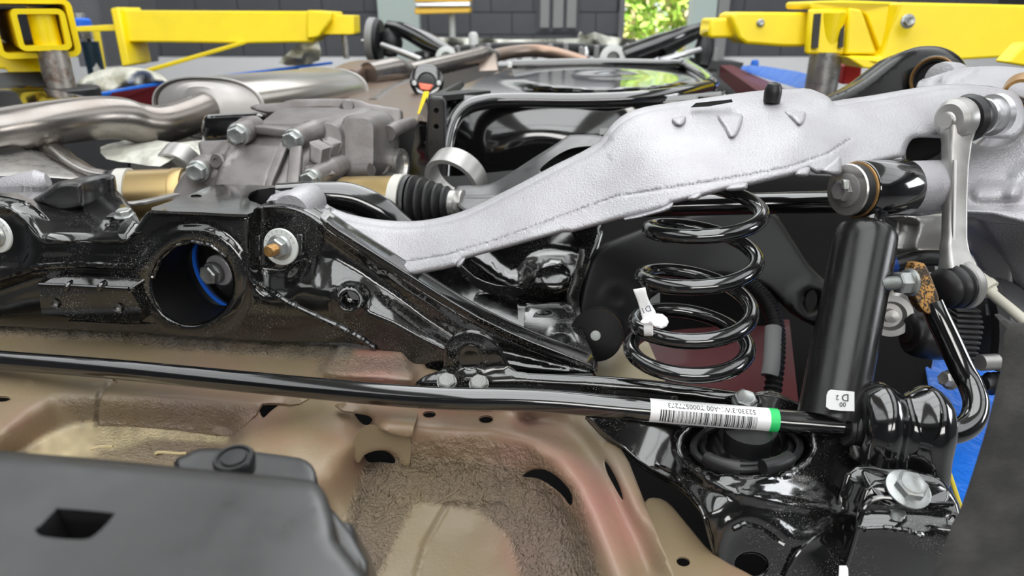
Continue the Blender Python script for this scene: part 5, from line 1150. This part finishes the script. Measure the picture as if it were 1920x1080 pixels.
mesh('shell', *s_loft([oval(Ca + av * t, .118 * k, .06 * k) for t, k in ((.0, .985), (.004, 1), (Lm - .01, 1), (Lm, .97), (Lm + .02, .85))]), M['muffler'], mu, 50)
mesh('seam_ring', *s_loft([oval(Ca + av * t, .118 * k, .06 * k) for t, k in ((-.006, .985), (-.006, 1.02), (.002, 1.02), (.002, .985))], cap=False), M['muffler_cap'], mu, 50)
mesh('seam_ring', *s_loft([oval(Ca + av * (Lm + t), .118 * k, .06 * k) for t, k in ((-.012, .985), (-.012, 1.02), (-.002, 1.02), (-.002, .985))], cap=False), M['muffler_cap'], mu, 50)
cc = hv * .0 + vv * .006
mesh('end_cap', *s_loft([oval(Ca + av * .003, .116, .059), oval(Ca - av * .002, .108, .053), oval(Ca - av * .003 + cc * .5, .082, .05), oval(Ca - av * .012 + cc, .07, .045), oval(Ca - av * .013 + cc, .055, .042), oval(Ca - av * .022 + cc, .045, .038)]), M['muffler_cap'], mu, 60)
mesh('heat_shield_tail', *s_sweep(pts([(640, 150, 1.9), (690, 132, 2.2), (760, 128, 2.5)]), [.045, .05, .045], 16, prof=rrect(1, .6, .3, 4)), M['exhaust_far'], mu)
# crumpled foil-like plastic between pipe and joint
cpz = tps([(195, 280, 1.16), (250, 262, 1.2), (360, 270, 1.2), (300, 300, 1.1), (205, 300, 1.12), (380, 285, 1.2)])
o = plate('plastic_wrap', sm2([(188, 276), (222, 266), (262, 258), (330, 268), (390, 262), (380, 290), (330, 294), (300, 312), (250, 306), (200, 298)], 2), lambda x, y: cpz(x, y) + .02 * vnoise(x, y, 24, 21), M['sheet'], None, .002, ang=60, step=9)
tag(o, 'crumpled clear plastic wrap under the exhaust pipe', 'plastic wrap')
# ---- left trailing arm seen under the pipe
ta = thing('left_lower_arm', 'curved silver-grey pressed arm with weld seam under the exhaust pipe', 'suspension arm', P(100, 330, 1.0))
plate('arm_face', sm2([(-60, 300), (20, 290), (60, 280), (90, 300), (130, 318), (180, 338), (120, 336), (20, 330), (-60, 335)], 3), tps([(-60, 310, .98), (60, 285, 1.05), (180, 338, 1.0), (20, 330, .95)]), M['steel'], ta, .01, ang=180, step=12, rnd=8, rh=.008)
mesh('arm_rim', *s_sweep(pts([(80, 272, 1.1), (105, 290, 1.08), (140, 312, 1.05), (175, 326, 1.02), (215, 332, 1.0)]), [.02, .018, .014, .01, .008], 14), M['exhaust'], ta)
mesh('weld_seam', *s_sweep(pts([(95, 278, 1.06), (125, 303, 1.03), (160, 322, 1.0), (195, 330, .98)]), .004, 8), M['steel'], ta)
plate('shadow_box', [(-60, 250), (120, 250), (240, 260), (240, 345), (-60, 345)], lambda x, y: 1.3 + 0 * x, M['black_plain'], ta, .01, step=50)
# ---- fuel tank
ft = thing('fuel_tank', 'glossy black fuel tank with rolled rim and dished top in the middle distance', 'fuel tank', P(1080, 250, 1.3))
plate('front_face', sm2([(800, 345), (802, 182), (860, 178), (1000, 182), (1200, 186), (1360, 170), (1360, 330), (1100, 380), (900, 380)], 1), field(lambda x, y: DY(y, 1.36 - .0001 * (x - 800)), bdisc(1010, 300, 60, 260, .05, .6)), M['black_clean'], ft, .05, ang=180, step=14)
rim = pts([(832, 335, 1.24), (836, 280, 1.24), (846, 236, 1.25), (868, 206, 1.26), (905, 192, 1.27), (960, 188, 1.28), (1080, 189, 1.28), (1180, 186, 1.27), (1260, 178, 1.30), (1328, 163, 1.42)])
mesh('rolled_rim', *s_sweep(rim, .014, 20, 8), M['black_clean'], ft, 60)
mesh('side_rim', *s_sweep(pts([(1328, 163, 1.42), (1334, 156, 1.5), (1318, 142, 1.7), (1296, 128, 1.9), (1282, 122, 2.0), (1230, 121, 2.05), (1100, 119, 2.1), (960, 122, 2.1)]), .016, 14, 6), M['black_clean'], ft, 60)
def tz(x, y):
    r = eldist(x, y, 1130, 148, 190, 26)
    z = -.156 + .012 * (1 - sstep((r - .75) / .3)) - .006 * (1 - sstep((eldist(x, y, 1150, 142, 90, 10) - .2) / .8))
    return DZ(y, z)
plate('top_panel', sm2([(830, 176), (870, 158), (930, 135), (970, 124), (1100, 121), (1220, 122), (1280, 128), (1320, 150), (1322, 162), (1240, 174), (1100, 182), (900, 184)], 2), tz, M['black_clean'], ft, .004, ang=180, step=4, ext=(0, .1, -1))
plate('tank_label', [(1078, 242), (1140, 240), (1140, 252), (1078, 254)], lambda x, y: 1.28 + 0 * x, M['tape_grey'], ft, .001, step=20)
bk = thing('tank_bracket', 'black upright bracket with two holes at the tank corner', 'bracket', P(818, 300, 1.22))
plate('upright', sm2([(803, 186), (808, 180), (830, 180), (834, 186), (836, 330), (802, 345), (796, 300)], 1), lambda x, y: DY(y, 1.22), M['black_satin'], bk, .03, ang=50, holes=[ell(818, 207, 5, 5, 14), ell(818, 237, 5, 5, 14)], step=14, rnd=4, rh=.004)
prism('wedge', [(804, 180, 1.25), (868, 150, 1.6), (870, 153, 1.6), (834, 172, 1.3), (880, 168, 1.4), (920, 170, 1.4), (840, 178, 1.26)], (0, 0, -.01), M['black_plain'], bk)
plate('side_flange', sm2([(800, 182), (804, 250), (800, 330), (770, 340), (772, 290), (784, 220)], 1), tps([(800, 182, 1.23), (804, 330, 1.2), (772, 300, 1.3), (784, 220, 1.3)]), M['black_clean'], bk, .01, step=14)
o = prism('yellow_marker', [(794, 172, 1.35), (804, 172, 1.34), (800, 195, 1.32), (787, 214, 1.32), (782, 214, 1.33)], (0, .01, 0), M['yellow'], None, .001)
tag(o, 'yellow strip of paint marker tape at the tank corner', 'tape')
# ---- black rear arm with window beside the aluminium arm
ra = thing('toe_arm', 'satin black pressed toe arm with a long window behind the aluminium arm', 'suspension arm', P(1000, 330, .95))
rao = sm2([(858, 348), (900, 348), (930, 340), (960, 322), (1000, 296), (1045, 268), (1062, 256), (1080, 252), (1140, 256), (1160, 280), (1100, 330), (1000, 380), (900, 402), (860, 390), (850, 365)], 2)
plate('arm', rao, tps([(858, 360, .92), (930, 350, .92), (1060, 260, .95), (1150, 270, .92), (1000, 370, .85)]), M['black_satin'], ra, .03, ang=60, holes=[sm2([(1012, 318), (1040, 294), (1072, 278), (1110, 274), (1120, 280), (1080, 302), (1030, 322)], 3)], step=10, rnd=7, rh=.006)
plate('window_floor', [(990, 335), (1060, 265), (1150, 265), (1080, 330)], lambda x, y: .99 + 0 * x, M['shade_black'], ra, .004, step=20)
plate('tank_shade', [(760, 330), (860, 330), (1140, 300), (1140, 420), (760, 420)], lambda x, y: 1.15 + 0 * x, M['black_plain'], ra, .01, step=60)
# ================================================================== front half of the car, far away
fl_ = thing('front_hub', 'grey brake disc and hub of the front wheel, far left of centre', 'brake disc', P(702, 80, 3.1))
hub = P(702, 76, 3.1)
mesh('disc', *s_lathe(hub, (1, -.12, -.05), [(-.02, .0), (-.02, .09), (-.018, .098), (.012, .098), (.014, .09), (.014, 0)], 40), M['tape_grey'], fl_)
mesh('backplate', *s_lathe(hub, (1, -.12, -.05), [(.016, .0), (.016, .095), (.03, .088), (.034, 0)], 40), M['black_plain'], fl_)
mesh('knuckle', *s_sweep(pts([(725, 60, 3.1), (735, 80, 3.1), (730, 105, 3.1)]), [.035, .05, .03], 14), M['black_plain'], fl_)
mesh('wheel_stud', *s_lathe(P(678, 77, 3.08), (1, 0, 0), [(0, 0), (0, .008), (.03, .008)], 12), M['mach_alu'], fl_)
def armf(name, label, a, r, mt, cat='suspension arm'):
    o = mesh(name, *s_sweep(pts(a), r, 12, 5), M[mt]); tag(o, label, cat); return o
armf('front_control_arm', 'black front suspension arm sloping down from the far left hub', [(728, 48, 3.1), (760, 58, 3.05), (800, 78, 3.0), (850, 104, 2.95)], [.024, .034, .04, .03], 'black_clean')
armf('front_control_arm', 'black front suspension arm rising to the far right under the doorway', [(1160, 112, 2.9), (1220, 90, 3.0), (1270, 68, 3.05), (1316, 50, 3.1)], [.05, .05, .035, .02], 'black_clean')
armf('tie_rod', 'bright steel tie rod below the far left hub', [(716, 84, 3.0), (750, 97, 2.95), (790, 113, 2.9)], [.012, .014, .014], 'mach_alu', 'tie rod')
armf('tie_rod', 'bright steel tie rod at the far right under the yellow arm', [(1236, 114, 2.9), (1280, 102, 2.95), (1312, 93, 3.0)], [.013, .014, .012], 'mach_alu', 'tie rod')
kr = thing('front_knuckle', 'black front knuckle standing at the far right beside the yellow arm tip', 'knuckle', P(1320, 110, 3.1))
mesh('upright', *s_sweep(pts([(1316, 46, 3.1), (1322, 70, 3.1), (1320, 95, 3.1), (1316, 125, 3.1)]), [.03, .036, .045, .03], 12), M['black_plain'], kr)
mesh('arm_web', *s_sweep(pts([(1316, 62, 3.08), (1285, 76, 3.05), (1240, 100, 3.0)]), [.014, .02, .03], 10), M['black_clean'], kr)
mesh('clevis', *s_lathe(P(1340, 90, 3.1), (0, 0, -1), [(0, .02), (.12, .02)], 14), M['tape_grey'], kr)
prism('dark_arch', [(1312, 112, 3.1), (1395, 118, 3.1), (1388, 135, 3.1), (1314, 128, 3.1)], (0, .2, 0), M['black_plain'], kr)
for lab, px, py, R in (('pale ring bush of the front subframe, left of centre', 838, 110, .045), ('pale ring bush of the front subframe, under the doorway', 1148, 112, .056)):
    o = mesh('ring_bush', *s_lathe(P(px, py, 2.9), (0, -1, .25), [(0, R * .72), (.004, R), (.03, R), (.034, R * .72), (.034, R * .5), (.0, R * .5)], 32), M['plastic_white']); tag(o, lab, 'bush', 'front subframe bushes')
fs = thing('front_subframe', 'black front subframe crossing behind the fuel tank', 'subframe', P(1000, 110, 3.0))
mesh('beam', *s_sweep(pts([(780, 108, 3.1), (900, 92, 3.1), (1050, 90, 3.1), (1200, 100, 3.1)]), [.05, .045, .045, .05], 12, prof=rrect(1, .5, .2, 3)), M['black_plain'], fs)
for px, py, w in ((957, 122, 12), (975, 121, 14), (998, 121, 24)): prism('white_clip', [(px - w / 2, py - 5, 2.6), (px + w / 2, py - 5, 2.6), (px + w / 2, py + 6, 2.6), (px - w / 2, py + 6, 2.6)], (0, .03, 0), M['plastic_white'], fs, .004)
mesh('white_cylinder', *s_lathe(P(888, 92, 3.1), (0, 0, 1), [(0, .022), (.06, .022), (.072, .014), (.074, 0)], 18), M['plastic_white'], fs)  # white cylinder taken for another lift pad's post, set on the subframe
for k in range(14):
    px = 800 + k * 29; mesh('chrome_bolt', *s_lathe(P(px, 84 + (k * 7 % 9), 3.0), (0, 0, 1), [(-.05, .012), (.006, .012), (.01, 0)], 10), M['tape_grey'], fs)
mesh('vent_tube', *s_lathe(P(1098, 112, 2.8), (0, 0, 1), [(0, .014), (.02, .012), (.035, .012), (.05, .006), (.052, 0)], 14), M['mach_alu'], fs)
plate('floor_shade', [(150, 210), (560, 140), (760, 128), (960, 122), (1340, 127), (1420, 170), (1330, 400), (150, 400)], lambda x, y: DZ(y, -.33 + 0 * x), M['shade_black'], body, .004, step=60, ext=(0, 0, -1))  # near-black filler sheet standing in for shade behind the gaps
# film over the engine side, crumpled, pale
cz_ = tps([(790, 75, 3.4), (1200, 80, 3.4), (1000, 95, 3.2)])
for nm, lab, o_ in (('plastic_sheet', 'crumpled pale plastic film over the front end, centre', [(780, 72), (860, 70), (960, 74), (1080, 72), (1180, 76), (1180, 86), (1000, 88), (790, 84)]),
                    ('plastic_sheet', 'pale green-white plastic film peak left of the doorway', [(1085, 75), (1088, 58), (1096, 66), (1115, 60), (1140, 68), (1200, 74), (1300, 78), (1240, 88), (1110, 86)])):
    o = plate(nm, sm2(o_, 2), lambda x, y: 3.35 + .12 * vnoise(x, y, 18, 8), M['sheet'], None, .01, ang=60, step=7); tag(o, lab, 'plastic sheet', 'plastic sheets on the car')
cvr = thing('plastic_cover', 'cream plastic cover bulging beside the left lift post', 'plastic sheet', P(230, 160, 2.2))
plate('sheet', sm2([(140, 172), (150, 150), (185, 132), (230, 126), (275, 130), (300, 145), (302, 155), (240, 168), (180, 178)], 3), lambda x, y: 2.2 + .1 * vnoise(x, y, 30, 3), M['sheet'], cvr, .05, ang=180, step=8, rnd=14, rh=.08)
o = plate('plastic_sheet', sm2([(522, 118), (545, 95), (560, 82), (590, 78), (598, 82), (598, 112), (560, 122)], 2), lambda x, y: 2.9 + .05 * vnoise(x, y, 12, 5), M['sheet'], None, .01, ang=60, step=6); tag(o, 'translucent plastic sheet hanging under the far yellow arm', 'plastic sheet')
# blue film strips on the sills
o = mesh('sill_film', *s_sweep(pts([(176, 179, 2.0), (300, 157, 2.3), (420, 143, 2.6), (620, 118, 3.0)]), .012, 8, prof=rrect(1, .4, .1, 2)), M['blue_film']); tag(o, 'thin blue film strip along the left sill behind the muffler', 'masking film')
o = plate('sill_film', sm2([(1388, 128), (1412, 122), (1470, 130), (1522, 142), (1524, 172), (1480, 160), (1430, 145)], 2), tps([(1388, 128, 2.6), (1522, 142, 1.9), (1524, 172, 1.8), (1430, 145, 2.3)]), M['blue_film'], None, .004, step=10); tag(o, 'blue film sheet on the right sill left of the steel post', 'masking film')
o = mesh('film_knot', *s_lathe(P(1415, 120, 2.6), (0, 0, 1), [(-.01, .012), (0, .016), (.014, .012), (.016, 0)], 12), M['blue_film']); tag(o, 'blue knot of film on top of the right sill film', 'film knot')
# propeller tunnel, pipes
tn = thing('exhaust_tunnel', 'brown heat shield tunnel between muffler and tank', 'heat shield', P(720, 180, 1.9))
plate('shield', sm2([(640, 148), (690, 132), (760, 128), (800, 150), (800, 200), (770, 240), (690, 230), (650, 200)], 2), lambda x, y: DZ(y, -.19 + 0 * x) , M['exhaust_far'], tn, .006, ang=180, step=12, ext=(0, 0, -1))
mesh('brace', *s_sweep(pts([(700, 200, 1.6), (740, 172, 1.9), (790, 150, 2.2)]), .02, 10), M['exhaust'], tn)
fp_ = thing('front_pipe', 'brown-steel front exhaust pipe with clamp leading to the hump', 'exhaust pipe', P(850, 125, 2.3))
mesh('pipe', *s_sweep(pts([(760, 138, 2.2), (820, 124, 2.3), (890, 108, 2.45), (905, 104, 2.5), (925, 108, 2.55)]), [.03, .03, .03, .034, .03], 18, 6), M['exhaust'], fp_)
mesh('hump_pipe', *s_sweep(pts([(910, 108, 2.6), (960, 98, 2.7), (1000, 95, 2.75), (1040, 100, 2.75), (1100, 118, 2.7)]), .025, 16, 6), M['exhaust_far'], fp_)
prism('pipe_bracket', [(898, 100, 2.5), (930, 100, 2.5), (935, 132, 2.4), (896, 134, 2.4)], (0, .05, 0), M['exhaust_far'], fp_, .004)
mesh('catalyst', *s_sweep(pts([(690, 140, 2.0), (740, 132, 2.1), (765, 134, 2.15)]), [.035, .04, .028], 16, 5), M['exhaust'], fp_)
jf = thing('pipe_joint', 'black flanged rubber joint with bolts at the tunnel end', 'joint', P(800, 150, 1.7))
jc = P(800, 152, 1.7)
mesh('flange', *s_lathe(jc, (.1, -1, .3), [(-.02, .03), (-.02, .042), (0, .042), (.002, .038), (.002, .022), (-.006, .02), (-.006, 0)], 32), M['black_clean'], jf)
for a in (-.15, 3.3): mesh('bolt', *s_lathe(jc + Vector((.031 * math.cos(a), -.004, .031 * math.sin(a))), (.1, -1, .3), [(0, .006), (.004, .006), (.005, 0)], 14), M['zinc'], jf)
prism('orange_cap', [(784, 156, 1.64), (812, 160, 1.64), (806, 170, 1.63), (788, 168, 1.63)], (0, .015, 0), M['orange_cap'], jf, .003)
# black block on the left pad side
o = prism('rubber_block', [(0, 140, 1.5), (34, 139, 1.5), (44, 168, 1.46), (-30, 168, 1.46), (-30, 140, 1.5)], (.0, .08, 0), M['black_plain'], None, .003); tag(o, 'black rubber block beside the left lift pad', 'block')
wh = thing('left_wheel_liner', 'black curved wheel liner at the left edge behind the exhaust pipe', 'arch liner', P(60, 190, 1.35))
plate('liner', sm2([(-60, 170), (40, 160), (120, 172), (180, 188), (200, 205), (60, 215), (-60, 230)], 2), tps([(-60, 170, 1.45), (180, 188, 1.4), (60, 215, 1.3), (-60, 230, 1.3)]), M['black_clean'], wh, .01, ang=60, step=16)

# ================================================================== sub-parts: hang small pieces on the part they sit on
def base(n): return n.split('.')[0]
NEST = {
    'rear_subframe': {'crossmember': ['weld_bead', 'sleeve', 'brace_flange'], 'mount_pad': ['pad_top', 'pad_lip', 'pad_rib', 'threaded_hole'], 'outer_bracket': ['eyelet', 'bracket_lobe'],
                      'camber_washer': ['washer_scale', 'nut', 'stud', 'washer_stop'], 'top_tray': ['hump', 'hump_roof', 'clip_plate']},
    'lower_control_arm': {'arm_casting': ['casting_lug', 'cast_mark']},
    'barcode_label': {'sticker': ['barcode', 'print', 'green_end']}, 'paper_tag': {'tag': ['print', 'tag_loop']}, 'shock_sticker': {'sticker': ['print']},
    'spring_seat': {'seat_shell': ['weld_bead', 'skirt_lip', 'seat_ring', 'rubber_lug'], 'box_bracket': ['box_lip']},
    'bushing_clamp': {'clamp_foot': ['bolt', 'bolt_shank']}, 'stabilizer_link': {'upper_head': ['head_disc'], 'flange_nut': ['nut', 'stud'], 'rod': ['rod_web']},
    'differential': {'cover': ['bolt_boss', 'bolt', 'drain_plug', 'cover_face', 'rib_plate', 'cast_letters'], 'cast_label': ['print_lines']},
    'shock_absorber': {'eye': ['brass_ring', 'bushing', 'washer', 'bolt', 'square_nut']}, 'muffler': {'shell': ['seam_ring']},
    'brake_motor': {'housing': ['rib', 'rating_patch']}, 'lift_arm': {'main_beam': ['bolt'], 'sleeve_frame': ['slot']},
    'car_body': {'floor_panel': ['seam_bead', 'lap_plate', 'curled_ear', 'lap_sheet'], 'outer_flange': ['flange_lip']}, 'fuel_tank': {'front_face': ['tank_label']},
    'bumper_bracket': {'bracket_plate': ['rubber_plug']}, 'wiring_conduit': {'conduit': ['grey_sleeve']}, 'brake_hose': {'hose': ['blue_band']},
}
for o in list(COL.objects):
    if o.type != 'EMPTY' or base(o.name) not in NEST: continue
    kids = list(o.children)
    for pn, cn in NEST[base(o.name)].items():
        ps = [k for k in kids if base(k.name) == pn]
        if not ps: continue
        for k in kids:
            if base(k.name) in cn and k.parent == o:
                def cen_(q): bb = [Vector(v) for v in q.bound_box]; return sum(bb, Vector()) / 8
                p = min(ps, key=lambda q: (cen_(q) - cen_(k)).length)
                k.parent = p; k.matrix_parent_inverse = Matrix.Identity(4)
